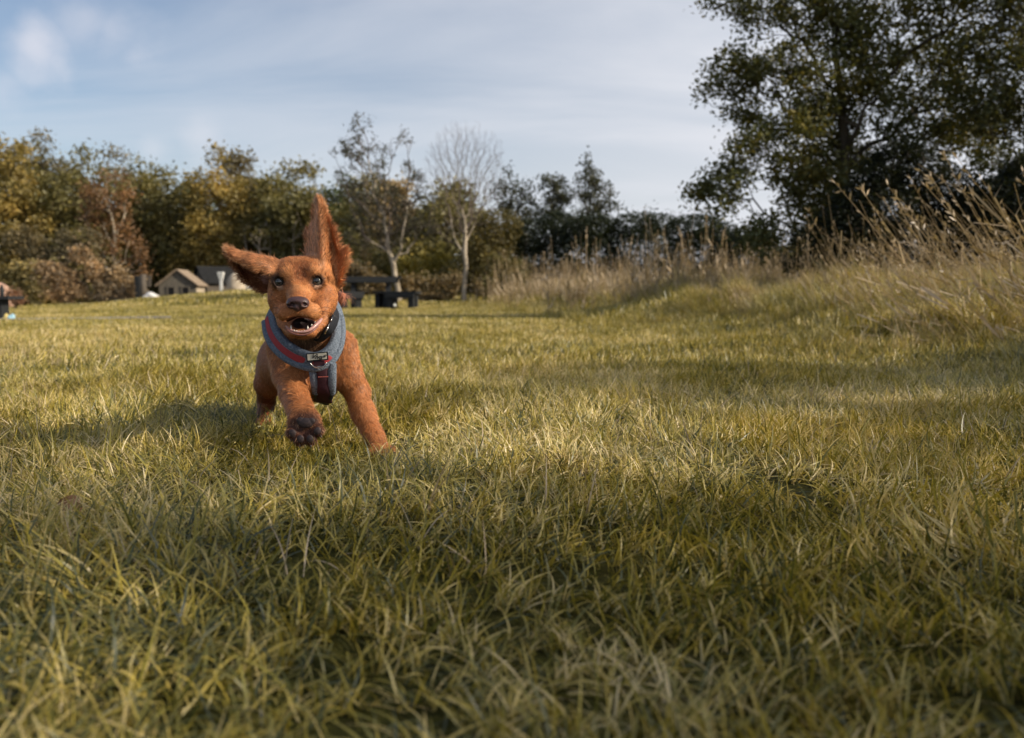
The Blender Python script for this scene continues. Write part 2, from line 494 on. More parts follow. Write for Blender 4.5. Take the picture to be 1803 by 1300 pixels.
lawn('near', c_near, 0.15, 3.4, 2050, 0.45, 0.85, 8)
lawn('mid', c_mid, 3.2, 9.5, 330, 0.6, 1.0, 6, tilt=0.6)
lawn('far', c_far, 9.0, 27, 46, 2.0, 0.9, 5, tilt=0.12)
lawn('distant', c_dist, 26, 85, 5.5, 5.0, 1.0, 4, tilt=0.02)
for (coll, p, r_, s_, i_, nm) in grass_sets:
    lab = {'near': 'long tangled green and straw coloured grass in the foreground around the dog',
           'mid': 'short sunlit grass of the field behind the dog',
           'far': 'yellow green grass of the field in front of the picnic table',
           'distant': 'far pale grass of the field below the huts and the wood'}[nm]
    scatter('field_grass', coll, p, r_, s_, i_, lab)

# stray long blades that stand up out of the near grass
c_long = bpy.data.collections.new('long_blades')
tuft_source(c_long, 'long_blade', MATS['straw'], 6, nb=3, root_r=0.012, lmin=0.05, lmax=0.10, width=0.0022, th0=0.8, th1=1.7, segs=7)
x, y = band(0.85, 4.5, 170, 0.4)
k = rng.uniform(0, 1, len(x)) < 0.35 + 0.6 * sstep(-0.3, 0.7, wavy(x, y, 0.6, 31)); x, y = x[k], y[k]
rot = lean_euler(rng.uniform(0, 6.283, len(x)), rng.normal(0, 0.35, len(x)), rng.normal(0, 0.35, len(x)))
s = rng.uniform(0.6, 1.1, len(x))
scatter('dry_grass', c_long, np.stack([x, y, gz(x, y)], -1), rot, np.stack([s, s, s], -1), rng.integers(0, 6, len(x)), 'pale dry blades standing up out of the near grass')

# ---------------------------------------------------------------- rough bank on the right
c_bank = bpy.data.collections.new('bank_tufts')
tuft_source(c_bank, 'bank_tuft', MATS['bank_blade'], 6, nb=60, root_r=0.07, lmin=0.10, lmax=0.30, width=0.0048, th0=0.5, th1=1.7, segs=5)
def bank_points(y0, y1, dens, dmin, dmax):
    n = int((y1 - y0) * (dmax - dmin) * dens)
    y = rng.uniform(y0, y1, n); d = rng.uniform(dmin, dmax, n)
    x = np.interp(y, EDGE_Y, EDGE_X) + d
    k = np.abs(x) < 0.66 * y + 1.5
    return x[k], y[k], d[k]
x, y, d = bank_points(1.6, 14, 105, -0.1, 9)
k = rng.uniform(0, 1, len(x)) < 0.35 + 0.65 * sstep(-0.3, 0.5, wavy(x, y, 0.7, 41) + 0.35 * sstep(0, 1.0, d)); x, y, d = x[k], y[k], d[k]
rot = lean_euler(rng.uniform(0, 6.28, len(x)), -0.30 + rng.normal(0, 0.2, len(x)), rng.normal(-0.1, 0.2, len(x)))
s = (0.40 + 0.55 * sstep(0.1, 1.8, d)) * (1 + 0.35 * wavy(x, y, 0.9, 42)) * rng.uniform(0.75, 1.2, len(x))
scatter('bank_grass', c_bank, np.stack([x, y, gz(x, y)], -1), rot, np.stack([s, s, s], -1), rng.integers(0, 6, len(x)), 'rough arching yellow green grass tussocks along the bank on the right')
# dry straw coloured tufts on the crown of the bank
c_dry = bpy.data.collections.new('dry_tufts')
tuft_source(c_dry, 'dry_tuft', MATS['straw'], 5, nb=45, root_r=0.09, lmin=0.12, lmax=0.36, width=0.0042, th0=0.35, th1=1.2, segs=5)
x, y, d = bank_points(2.2, 14, 34, 0.9, 9)
k = rng.uniform(0, 1, len(x)) < 0.15 + 0.85 * sstep(0.9, 2.6, d + 0.5 * wavy(x, y, 0.9, 47)); x, y, d = x[k], y[k], d[k]
rot = lean_euler(rng.uniform(0, 6.28, len(x)), -0.35 + rng.normal(0, 0.15, len(x)), rng.normal(0, 0.15, len(x)))
s = rng.uniform(0.6, 1.05, len(x))
scatter('bank_grass', c_dry, np.stack([x, y, gz(x, y)], -1), rot, np.stack([s, s, s], -1), rng.integers(0, 5, len(x)), 'dead straw coloured tufts on the crown of the bank')
x, y, d = bank_points(11, 34, 14, 0.8, 16)
k = rng.uniform(0, 1, len(x)) < 0.2 + 0.8 * sstep(-0.2, 0.4, wavy(x, y, 1.8, 48)); x, y, d = x[k], y[k], d[k]
rot = lean_euler(rng.uniform(0, 6.28, len(x)), rng.normal(0, 0.12, len(x)), rng.normal(0, 0.12, len(x)))
s = rng.uniform(1.3, 2.6, len(x))
scatter('bank_grass', c_dry, np.stack([x, y, gz(x, y)], -1), rot, np.stack([s, s, s * 0.9], -1), rng.integers(0, 5, len(x)), 'greyish dead grass mixed into the far belt of stalks')
# separate big tussocks with dark hollows between them along the edge of the bank
c_tus = bpy.data.collections.new('tussocks')
tuft_source(c_tus, 'tussock', MATS['bank_blade'], 5, nb=170, root_r=0.10, lmin=0.16, lmax=0.36, width=0.0044, th0=0.7, th1=1.8, segs=6)
x, y, d = bank_points(2.6, 12, 2.6, -0.35, 4.5)
rot = lean_euler(rng.uniform(0, 6.28, len(x)), -0.18 + rng.normal(0, 0.12, len(x)), rng.normal(-0.05, 0.12, len(x)))
s = rng.uniform(0.6, 1.2, len(x)) * (0.75 + 0.4 * sstep(0, 1.5, d))
scatter('bank_grass', c_tus, np.stack([x, y, gz(x, y)], -1), rot, np.stack([s, s, s * rng.uniform(0.8, 1.1, len(x))], -1), rng.integers(0, 5, len(x)), 'big arching sunlit tussocks standing apart along the edge of the bank')
x, y, d = bank_points(11, 34, 17, -0.4, 16)
rot = lean_euler(rng.uniform(0, 6.28, len(x)), -0.1 + rng.normal(0, 0.2, len(x)), rng.normal(0, 0.2, len(x)))
s = (0.9 + 0.9 * sstep(0.1, 2, d)) * rng.uniform(0.6, 1.25, len(x))
scatter('bank_grass', c_bank, np.stack([x, y, gz(x, y)], -1), rot, np.stack([s, s, s * 0.85], -1), rng.integers(0, 6, len(x)), 'long brownish grass at the foot of the dark bushes behind the bank')

# tall dry stalks with feathery heads
def stalk_mesh(i, n, rad, hmin, hmax, thick, lean, head):
    r = np.random.default_rng(500 + i)
    V, Q, T, rnd = [], [], [], []; o = 0
    for s in range(n):
        a, q = r.uniform(0, 6.28), rad * math.sqrt(r.uniform()); H = r.uniform(hmin, hmax)
        b = np.array([q * math.cos(a), q * math.sin(a), 0]); k = 5
        az = r.uniform(0, 6.28); bend = r.uniform(0, lean)
        pts = []; p = b.copy(); th = r.uniform(0, 0.1)
        for j in range(k + 1):
            pts.append(p.copy())
            th2 = th + bend * (j / k) ** 1.5
            p = p + H / k * np.array([math.sin(th2) * math.cos(az), math.sin(th2) * math.sin(az), math.cos(th2)])
        pts = np.array(pts); rv = r.uniform(0.1, 1)
        w = thick * r.uniform(0.7, 1.2)
        for ax in (np.array([1, 0, 0]), np.array([0, 1, 0])):
            for j in range(k):
                w0 = w * (1 - 0.55 * j / k); w1 = w * (1 - 0.55 * (j + 1) / k)
                V += [pts[j] - ax * w0 / 2, pts[j] + ax * w0 / 2, pts[j + 1] + ax * w1 / 2, pts[j + 1] - ax * w1 / 2]
                Q.append([o, o + 1, o + 2, o + 3]); o += 4; rnd += [rv] * 4
        nh = head if r.uniform() < 0.75 else 0
        for j in range(nh):
            tt = r.uniform(0.72, 1.0)
            c = pts[0] * 0 + np.array([np.interp(tt, np.linspace(0, 1, k + 1), pts[:, q2]) for q2 in range(3)])
            d = np.array([math.sin(az) * r.normal(), r.normal(), 1.1]); d /= np.linalg.norm(d)
            l = H * r.uniform(0.02, 0.055); sd = np.cross(d, r.normal(0, 1, 3)); sd /= np.linalg.norm(sd) + 1e-9
            V += [c, c + d * l * 0.5 + sd * l * 0.14, c + d * l, c + d * l * 0.5 - sd * l * 0.14]
            Q.append([o, o + 1, o + 2, o + 3]); o += 4; rnd += [min(1, rv * 0.7)] * 4
        # a few dead leaves low on the stalk
        for j in range(3):
            tt = r.uniform(0.1, 0.6); c = np.array([np.interp(tt, np.linspace(0, 1, k + 1), pts[:, q2]) for q2 in range(3)])
            a2 = r.uniform(0, 6.28); l = H * r.uniform(0.15, 0.3); e = np.array([math.cos(a2), math.sin(a2), 0])
            sd = np.array([-e[1], e[0], 0]) * w * 0.9
            m1 = c + e * l * 0.4 + np.array([0, 0, l * 0.55]); m2 = c + e * l + np.array([0, 0, l * 0.45])
            V += [c - sd, c + sd, m1 + sd, m1 - sd]; Q.append([o, o + 1, o + 2, o + 3]); o += 4
            V += [m1 - sd, m1 + sd, m2, m2]; T.append([o, o + 1, o + 2]); o += 4; rnd += [rv] * 8
    me = mesh_np('dry_stalk', np.array(V), [np.array(Q), np.array(T)]); attr(me, 'rnd', rnd)
    me.materials.append(MATS['straw'])
    return me
c_st = bpy.data.collections.new('stalks')
for i in range(6):
    c_st.objects.link(bpy.data.objects.new('stalk_%02d' % i, stalk_mesh(i, 5, 0.16, 0.5, 1.0, 0.0042, 0.5, 9)))
c_st2 = bpy.data.collections.new('far_stalks')
for i in range(6):
    c_st2.objects.link(bpy.data.objects.new('far_stalk_%02d' % i, stalk_mesh(20 + i, 9, 0.5, 0.55, 1.3, 0.013, 0.3, 16)))
x, y, d = bank_points(3.4, 13, 4.6, 0.8, 9)
k = (rng.uniform(0, 1, len(x)) < 0.25 + 0.75 * sstep(0.8, 1.7, d)) & (y > 2.6 + 0.0 * x); x, y, d = x[k], y[k], d[k]
ex_ = rng.uniform(0, 1, 26) ** 0.6; yy_ = 3.8 + 2.4 * rng.uniform(0, 1, 26); xx_ = (0.36 + 0.26 * ex_) * yy_
x = np.concatenate([x, xx_]); y = np.concatenate([y, yy_]); d = bank_d(x, y)
rightness = sstep(0.28, 0.5, x / y)
rot = lean_euler(rng.uniform(0, 6.28, len(x)), -0.10 - 0.62 * rightness + rng.normal(0, 0.12, len(x)), rng.normal(0, 0.15, len(x)))
s = rng.uniform(0.5, 1.0, len(x)) * (0.75 + 0.40 * rightness)
scatter('dry_stalks', c_st, np.stack([x, y, gz(x, y)], -1), rot, np.stack([s, s, s], -1), rng.integers(0, 6, len(x)), 'tall dead straw stalks leaning left on the right bank')
x, y, d = bank_points(12, 33, 1.5, 0.1, 15)
k = rng.uniform(0, 1, len(x)) < 0.3 + 0.7 * sstep(-0.4, 0.5, wavy(x, y, 2.5, 45)); x, y, d = x[k], y[k], d[k]
rot = lean_euler(rng.uniform(0, 6.28, len(x)), -0.04 + rng.normal(0, 0.08, len(x)), rng.normal(0, 0.1, len(x)))
s = rng.uniform(0.55, 1.1, len(x))
scatter('dry_stalks', c_st2, np.stack([x, y, gz(x, y)], -1), rot, np.stack([s, s, s], -1), rng.integers(0, 6, len(x)), 'upright pinkish dead stalks in a long belt below the dark bushes')
# ---------------------------------------------------------------- trees and bushes
simple('bark_dark', (0.035, 0.03, 0.022), (0.09, 0.075, 0.055), 6, 0.9, 0.1, bump_d=0.01, stretch=(1, 1, 0.3))
simple('bark_pale', (0.22, 0.18, 0.13), (0.50, 0.43, 0.33), 5, 0.85, 0.1, bump_d=0.01, stretch=(1, 1, 0.5))
simple('bark_twig', (0.10, 0.08, 0.07), (0.17, 0.14, 0.12), 6, 0.9, 0.1, bump_d=0.0)
leafy('tree_leaf', [(0.0, (0.40, 0.45, 0.5)), (0.35, (0.75, 0.8, 0.8)), (0.65, (1.1, 1.1, 1.0)), (1.0, (1.8, 1.6, 1.2))], trans=0.30, use_obj_color=True, noise_scale=0.35, gloss=0.03)
leafy('near_leaf', [(0.0, (0.45, 0.5, 0.55)), (0.4, (0.8, 0.9, 0.8)), (0.75, (1.3, 1.2, 0.8)), (1.0, (2.6, 2.0, 0.9))], trans=0.30, use_obj_color=True, noise_scale=0.8, gloss=0.03)

def skeleton(base, targets, trunk, r_tip, pull=0.35, expo=2.3, wob=0.03):
    """joins every target point to the growing tree: returns node positions, parents, radii"""
    nodes = [np.asarray(p, float) for p in trunk]; par = [-1] + list(range(len(trunk) - 1))
    plen = [0.0]
    for i in range(1, len(nodes)): plen.append(plen[-1] + np.linalg.norm(nodes[i] - nodes[i - 1]))
    cap = len(targets) * 4 + len(nodes) + 10
    A = np.zeros((cap, 3)); PL = np.zeros(cap); n = len(nodes)
    A[:n] = nodes; PL[:n] = plen
    par = par + [0] * (cap - n)
    order = np.argsort(np.linalg.norm(targets - np.asarray(trunk[len(trunk) // 2]), axis=1))
    for q in order:
        tp = targets[q]
        d = A[:n] - tp; dist = np.sqrt((d ** 2).sum(1))
        low = np.maximum(0, A[:n, 2] - tp[2] + 0.1 * dist)      # branches prefer to rise
        cost = dist + pull * PL[:n] + 1.1 * low
        cost[0] = 1e9
        j = int(np.argmin(cost)); L = dist[j]
        k = 1 if L < 0.12 * 4 else 2
        prev = j
        for s in range(1, k + 1):
            f = s / k
            p = A[j] + (tp - A[j]) * f
            if s < k: p = p + np.array([0, 0, 0.10 * L]) + rng.normal(0, wob * L, 3)
            A[n] = p; par[n] = prev; PL[n] = PL[prev] + np.linalg.norm(p - A[prev]); prev = n; n += 1
    A = A[:n]; par = np.array(par[:n])
    area = np.zeros(n); child = np.zeros(n, int)
    np.add.at(child, par[1:], 1)
    area[child == 0] = r_tip ** expo
    for i in range(n - 1, 0, -1):
        area[par[i]] += area[i]
    return A, par, area ** (1 / expo), child

def tubes(A, par, R, sides=4, sel=None):
    i = np.arange(1, len(A)) if sel is None else sel
    a, b = A[par[i]], A[i]; ra, rb = np.minimum(R[par[i]], R[i] * 1.35), R[i]
    t = b - a; t /= np.linalg.norm(t, axis=1)[:, None] + 1e-9
    u = np.cross(t, np.array([0.31, 0.11, 0.2])); u /= np.linalg.norm(u, axis=1)[:, None] + 1e-9
    v = np.cross(t, u)
    ang = np.linspace(0, 2 * math.pi, sides, endpoint=False)
    ring = np.cos(ang)[None, :, None] * u[:, None] + np.sin(ang)[None, :, None] * v[:, None]
    Va = a[:, None] + ring * ra[:, None, None]; Vb = b[:, None] + ring * rb[:, None, None]
    V = np.concatenate([Va, Vb], 1).reshape(-1, 3)
    o = (np.arange(len(i)) * 2 * sides)[:, None]
    Q = np.concatenate([o + np.array([j, (j + 1) % sides, sides + (j + 1) % sides, sides + j]) for j in range(sides)])
    return V, Q

def leaves(centres, size, r=None, up=0.3):
    n = len(centres); r = r or rng
    nrm = r.normal(0, 1, (n, 3)); nrm[:, 2] = np.abs(nrm[:, 2]) + up; nrm /= np.linalg.norm(nrm, axis=1)[:, None]
    a = np.cross(nrm, r.normal(0, 1, (n, 3))); a /= np.linalg.norm(a, axis=1)[:, None] + 1e-9
    b = np.cross(nrm, a); s = size * r.uniform(0.6, 1.3, n)[:, None]
    fold = nrm * s * 0.12
    V = np.stack([centres - a * s * 0.5, centres + b * s * 0.30 + fold, centres + a * s * 0.5, centres - b * s * 0.30 + fold], 1).reshape(-1, 3)
    Q = (np.arange(n) * 4)[:, None] + np.array([0, 1, 2, 3])
    return V, Q

def crown_points(blobs, n, shell=0.5, noise_cut=0.0, seed=0, ns=1.0):
    """blobs: rows of centre xyz, radii xyz; points biased to the shell, broken up by noise"""
    r = np.random.default_rng(seed + 11)
    blobs = np.asarray(blobs, float)
    vol = blobs[:, 3] * blobs[:, 5] * np.sqrt(blobs[:, 4]); w = vol / vol.sum()
    out = []
    tot = 0
    while tot < n:
        k = r.choice(len(blobs), n, p=w)
        d = r.normal(0, 1, (n, 3)); d /= np.linalg.norm(d, axis=1)[:, None]
        rad = r.uniform(0, 1, n) ** (1 / (3.0 + 4 * shell))
        p = blobs[k, :3] + d * rad[:, None] * blobs[k, 3:]
        if noise_cut > -1:
            f = wavy(p[:, 0] + p[:, 2] * 0.7, p[:, 1] * 0.6 + p[:, 2], ns, seed) 
            p = p[f > noise_cut * 2 - 1 + r.uniform(-0.3, 0.3, n)]
        out.append(p); tot += len(p)
        if len(out) > 12: break
    return np.concatenate(out)[:n]

def make_tree(name, label, base, blobs, n_nodes, n_leaf, leaf_size, color, bark='bark_dark', r_tip=0.012, clump=0.35, fork=0.25,
              cut=0.1, ns=1.0, seed=1, group=None, cat='tree', leafmat='tree_leaf', trunk_top=0.55, shell=0.4, pull=0.35, droop=0.0, lean=0.0, stems=1, sides=4, expo=2.3):
    """trunk and limbs reach every clump of the crown; coordinates are world, stored relative to the base"""
    base = np.asarray(base, float); blobs = np.asarray(blobs, float).copy(); blobs[:, :3] -= base
    root = empty(name, base, label, cat, group)
    tg = crown_points(blobs, n_nodes, shell, cut, seed, ns)
    top = blobs[:, 2].mean() * (1 + 0.0) ; cx, cy = blobs[:, 0].mean(), blobs[:, 1].mean()
    H = (tg[:, 2].max()) * trunk_top
    k = 6
    trunk = [np.array([cx * (j / k) ** 1.5 * 0.8, cy * (j / k) ** 1.5 * 0.8, H * j / k]) + (rng.normal(0, 0.015 * H, 3) * [1, 1, 0] if j else 0) for j in range(k + 1)]
    trunk[0][2] = -0.15
    A, par, R, child = skeleton(trunk[0], tg, trunk, r_tip, pull, expo)
    if droop:
        far = np.hypot(A[:, 0] - cx, A[:, 1] - cy); A[:, 2] -= droop * (far / (far.max() + 1e-6)) ** 2 * far.max()
    R[0] *= 1.25
    i_ = np.arange(1, len(A)); thick = R[i_] > 0.022
    if bark != 'bark_pale': thick[:] = True
    V, Q = tubes(A, par, R, sides + 2, i_[thick])
    link('trunk', mesh_np('trunk', V, [Q], True), MATS[bark], root)
    if (~thick).any():
        V, Q = tubes(A, par, R, sides, i_[~thick])
        o = link('twigs', mesh_np('twigs', V, [Q], True), MATS['bark_twig'], root); o['kind'] = 'stuff'
    if n_leaf:
        tips = np.where(child == 0)[0]
        pick = rng.choice(tips, n_leaf); f = rng.uniform(0, 1, n_leaf)[:, None] ** 0.7
        along = A[par[pick]] + (A[pick] - A[par[pick]]) * (0.25 + 0.85 * f)
        c = along + rng.normal(0, clump * 0.5, (n_leaf, 3)) * [1, 1, 0.8]
        V, Q = leaves(c, leaf_size)
        me = mesh_np('crown', V, [Q], False); 
        tip_r = rng.uniform(0, 1, len(A))
        attr(me, 'rnd', np.repeat(np.clip(0.55 * rng.uniform(0, 1, n_leaf) + 0.45 * tip_r[pick], 0, 1), 4))
        o = link('crown', me, MATS[leafmat], root); o.color = (*color, 1); o['kind'] = 'stuff'
    return root

def copy_tree(src, loc, label, scale=1.0, rz=0.0, color=None, group=None, sz=None):
    r = src.copy(); C.objects.link(r); r.location = loc; r.rotation_euler = (0, 0, rz)
    r.scale = (scale, scale, sz if sz else scale); r['label'] = label
    if group: r['group'] = group
    for ch in list(src.children):
        c = ch.copy(); C.objects.link(c); c.parent = r
        if color and ch.name.startswith('crown'): c.color = (*color, 1)
    return r

def bush(name, label, base, blobs, n_leaf, leaf_size, color, cut=0.15, ns=0.8, seed=1, group=None, leafmat='tree_leaf', n_nodes=60, bark='bark_dark', shell=0.5, cat='bush', r_tip=0.008, up=0.3, clump=0.0):
    base = np.asarray(base, float); blobs = np.asarray(blobs, float).copy(); blobs[:, :3] -= base
    root = empty(name, base, label, cat, group)
    tg = crown_points(blobs, n_nodes, shell, cut, seed, ns); tg[:, 2] = np.maximum(tg[:, 2], 0.1)
    trunk = [np.array([0, 0, -0.1]), np.array([0.02, 0, 0.15]), np.array([0, 0.02, 0.3])]
    A, par, R, child = skeleton(trunk[0], tg, trunk, r_tip, 0.5)
    V, Q = tubes(A, par, R, 4)
    link('stem', mesh_np('stem', V, [Q], True), MATS[bark], root)
    c = crown_points(blobs, n_leaf, shell, cut, seed, ns); c = c[c[:, 2] > 0.0]
    # finer sprigs round random sprig centres so the outline is ragged
    n2 = len(c) // 3; pk = c[rng.integers(0, len(c), n2)]; c = np.concatenate([c, pk + rng.normal(0, 1, (n2, 3)) * leaf_size * 1.5])
    V, Q = leaves(c, leaf_size, up=up)
    me = mesh_np('foliage', V, [Q], False); attr(me, 'rnd', np.repeat(rng.uniform(0, 1, len(c)), 4))
    o = link('foliage', me, MATS[leafmat], root); o.color = (*color, 1); o['kind'] = 'stuff'
    return root

def blob(px, py, Y, rx, rz, ry=None):
    """an ellipsoid at (px, py) and Y metres away; rx, rz in photograph pixels"""
    p = P(px, py, Y); k = Y / F
    return [p[0], p[1], p[2], rx * k, (ry * k if ry else rx * k), rz * k]
def foot(px, Y):
    x = P(px, 525, Y)[0]
    return (x, Y, float(gz(x, Y)))

OLIVE = (0.125, 0.110, 0.040); YELLOW = (0.19, 0.145, 0.045); GREY = (0.13, 0.108, 0.062); DARK = (0.028, 0.038, 0.018)
RUST = (0.24, 0.135, 0.065); BROWN = (0.24, 0.18, 0.10); DEEP = (0.05, 0.062, 0.022)

# the wood on the left and behind the dog: each tree with its own crown
wood = [
 # px, top py, half width px, Y, colour, label, seed, density
 (-75, 225, 85, 66, OLIVE, 'tall olive green tree cut by the left edge of the picture, highest of the wood'),
 (18, 248, 62, 64, YELLOW, 'yellowing tree at the left end of the wood above the brown brambles'),
 (62, 262, 55, 70, OLIVE, 'spiky topped olive tree between the yellowing tree and the grey domed tree'),
 (107, 250, 40, 72, GREY, 'grey olive tree with a smooth domed top standing above its neighbours'),
 (150, 282, 52, 66, OLIVE, 'broad olive tree just right of the grey domed tree'),
 (236, 288, 56, 72, GREY, 'grey brown tree rising behind the rust coloured one'),
 (282, 290, 58, 68, OLIVE, 'rounded olive tree above the stone hut'),
 (335, 330, 50, 76, DEEP, 'dark low tree in the dip of the wood behind the huts'),
 (392, 276, 50, 66, YELLOW, 'yellow green tree with a pointed top above the round hut'),
 (440, 290, 34, 70, GREY, 'slim grey tree with bare tips left of the dog'),
 (480, 325, 48, 68, OLIVE, 'olive tree directly behind the left ear of the dog'),
 (532, 302, 48, 64, OLIVE, 'olive green tree behind the raised ear of the dog'),
 (590, 340, 50, 66, DEEP, 'dark tree just right of the raised ear of the dog'),
 (648, 325, 60, 60, OLIVE, 'dense olive tree behind the leafy double trunked tree'),
 (720, 345, 55, 58, BROWN, 'brownish tree between the leafy tree and the bare tree'),
 (785, 338, 62, 56, OLIVE, 'dense rounded tree behind the bare pale barked tree'),
]
protos = {}
for i, (px, top, hw, Y, col, lab) in enumerate(wood):
    b = foot(px, Y); topz = P(px, top - 8, Y)[2]; H = topz - b[2]; k = Y / F; w = hw * k * 1.3
    key = i % 5
    if key not in protos or True:
        r = np.random.default_rng(900 + i)
        blobs = []
        lv = 5 if H > 7 else 4
        for j in range(lv):
            z = b[2] + H * (0.14 + 0.74 * j / (lv - 1)); ww = w * (1.0, 1.05, 1.0, 0.9, 0.6)[min(4, j + 5 - lv)]
            for s in range(2 if j < lv - 1 else 1):
                blobs.append([b[0] + r.uniform(-0.35, 0.35) * w, b[1] + r.uniform(-0.3, 0.3) * w, z + r.uniform(-0.03, 0.03) * H, ww * r.uniform(0.7, 1.0), ww * 0.8, H * 0.17])
        make_tree('tree', lab, b, blobs, 260, 12500, 0.30, tuple(1.5 * c for c in col), r_tip=0.016, clump=0.85, cut=0.12, ns=2.2, seed=40 + i, trunk_top=0.7,
                  group='trees of the wood', shell=0.5, bark='bark_pale' if i in (8, 9, 10, 11) else 'bark_dark')
# rust coloured tree with its pale trunk showing
b = foot(200, 60); k = 60 / F
make_tree('tree', 'thin rust coloured tree with a pale trunk showing through, in front of the wood', b,
          [blob(195, 345, 60, 42, 38), blob(185, 395, 60, 38, 32), blob(222, 440, 60, 30, 30), blob(238, 472, 60, 24, 22), blob(180, 440, 60, 24, 20)],
          150, 3200, 0.22, RUST, bark='bark_pale', r_tip=0.02, clump=0.6, cut=0.35, ns=1.6, seed=77, group='trees of the wood', trunk_top=0.8)

# a far belt of wood behind that closes the gaps
fc = []
for i in range(40):
    px = -300 + i * 32 + rng.uniform(-8, 8); Y = rng.uniform(84, 98); x = P(px, 500, Y)[0]
    topy = np.interp(px, [-300, 0, 120, 300, 420, 600, 800, 980], [270, 290, 300, 345, 345, 365, 385, 430]) + rng.uniform(-12, 12)
    zt = P(px, topy, Y)[2]; zb = float(gz(x, Y)); H = zt - zb
    for j in range(4): fc.append([x + rng.uniform(-1, 1), Y, zb + H * (0.15 + 0.22 * j), 1.9, 1.6, H * 0.17])
c = crown_points(np.array(fc), 60000, 0.3, 0.05, 5, 2.0)
V, Q = leaves(c, 0.36)
me = mesh_np('far_wood', V, [Q]); attr(me, 'rnd', np.repeat(rng.uniform(0, 1, len(c)), 4))
o = tag(link('far_wood', me, MATS['tree_leaf']), 'dark mass of trees closing the wood behind the front row', 'wood', None, 'stuff'); o.color = (*DEEP, 1)

# slim trunks seen in the dark wood behind the dog
for i, (px, y0) in enumerate([(350, 400), (372, 380), (436, 400), (458, 410), (476, 395), (497, 420), (520, 400)]):
    Y = 76 if i < 2 else 62 + (i % 3) * 1.3; b = foot(px, Y); top = P(px + rng.uniform(-5, 5), y0, Y)
    k = (top[2] - b[2])
    lab = ['thin pale trunk standing in the dark wood above the tall hut post', 'thin pale trunk just left of the round hut', 'slender pale trunk behind the tip of the left ear',
           'slender pale trunk directly above the middle of the left ear', 'slender forked trunk behind the left side of the dog\'s brow', 'slender trunk behind the top of the dog\'s head', 'slender trunk between the head and the raised ear'][i]
    make_tree('tree', lab, b, [[top[0], Y, b[2] + k * 0.9, 0.9, 0.9, k * 0.22]], 22, 160, 0.25, OLIVE, bark='bark_pale', r_tip=0.025, clump=0.5, cut=0, seed=200 + i,
              group='slim trunks in the wood', trunk_top=0.8)

# the two trees in the middle
make_tree('tree', 'half bare leafy tree with several pale stems right behind the picnic table', foot(703, 27.5),
          [blob(640, 235, 28, 30, 38), blob(612, 270, 28, 30, 26), blob(600, 315, 28, 32, 26), blob(660, 290, 28, 40, 40), blob(705, 262, 28, 22, 34), blob(715, 320, 28, 36, 40), blob(660, 350, 28, 60, 45), blob(735, 380, 28, 45, 45), blob(640, 400, 28, 40, 40), blob(700, 420, 28, 40, 40)],
          620, 5200, 0.085, (0.085, 0.08, 0.05), bark='bark_pale', r_tip=0.0062, clump=0.17, cut=0.45, ns=0.7, seed=301, trunk_top=0.42, pull=0.55, shell=0.1, expo=2.15)
make_tree('tree', 'bare tree with pale bark and a fan of fine upright twigs', foot(818, 27),
          [blob(820, 275, 27.5, 72, 62), blob(772, 310, 27.5, 34, 55), blob(872, 320, 27.5, 28, 55), blob(840, 350, 27.5, 46, 50), blob(795, 390, 27.5, 44, 40)],
          2000, 0, 0.1, OLIVE, bark='bark_pale', r_tip=0.0026, clump=0.2, cut=0.05, ns=0.7, seed=304, trunk_top=0.40, pull=0.55, shell=-0.1, sides=3, expo=2.0)
# the sparse dark trees right of them
for i, (px, lab, bl) in enumerate([
    (905, 'sparse dark tree with a narrow spire, right of the bare tree', [(905, 305, 16, 20), (895, 345, 30, 28), (925, 340, 20, 30), (890, 390, 30, 30), (930, 390, 30, 30)]),
    (975, 'thin open tree between the two dark spired trees', [(970, 325, 26, 16), (985, 345, 26, 24), (960, 365, 26, 24), (980, 390, 26, 26)]),
    (1038, 'tallest sparse dark tree left of the open sky, with a pointed leafy top', [(1033, 290, 12, 18), (1036, 318, 24, 20), (1015, 345, 28, 20), (1055, 345, 30, 26), (1075, 370, 22, 18), (1035, 385, 40, 30)])]):
    make_tree('tree', lab, foot(px, 36), [blob(a, b_, 36, c_, d_) for a, b_, c_, d_ in bl], 300, 2300, 0.13, (0.055, 0.06, 0.035), r_tip=0.009, clump=0.26, cut=0.45, ns=0.9, seed=310 + i,
              trunk_top=0.6, group='sparse trees right of centre', shell=0.1)
# dark evergreen bushes
BL = [
 (860, 40, 30, (0.14, 0.12, 0.05), 'low olive scrub at the foot of the bare tree', [(860, 430, 46, 40), (880, 400, 40, 32), (850, 470, 42, 42)]),
 (940, 32, 31, DARK, 'dark bush in front of the first sparse tree', [(940, 420, 55, 32), (985, 410, 45, 34), (920, 455, 50, 40)]),
 (1035, 31, 30, DARK, 'dark evergreen bush below the tallest sparse tree', [(1035, 410, 45, 32), (1060, 400, 30, 22), (1030, 450, 55, 42)]),
 (1130, 31, 30, DARK, 'wide dark bush with a flat top left of the lowest sky gap', [(1120, 402, 42, 26), (1160, 396, 36, 20), (1130, 440, 60, 42)]),
 (1225, 31, 28, DARK, 'dark rounded bush between the flat topped bush and the big tree', [(1222, 404, 50, 26), (1265, 412, 36, 22), (1240, 445, 60, 40)]),
 (1420, 31, 25, DARK, 'low dark bush closing the gap below the trunk of the big tree', [(1400, 460, 50, 26), (1450, 455, 50, 30)]),
 (1320, 31, 27, DARK, 'dark bush under the left branches of the big tree', [(1320, 425, 50, 22), (1310, 450, 60, 30)]),
]
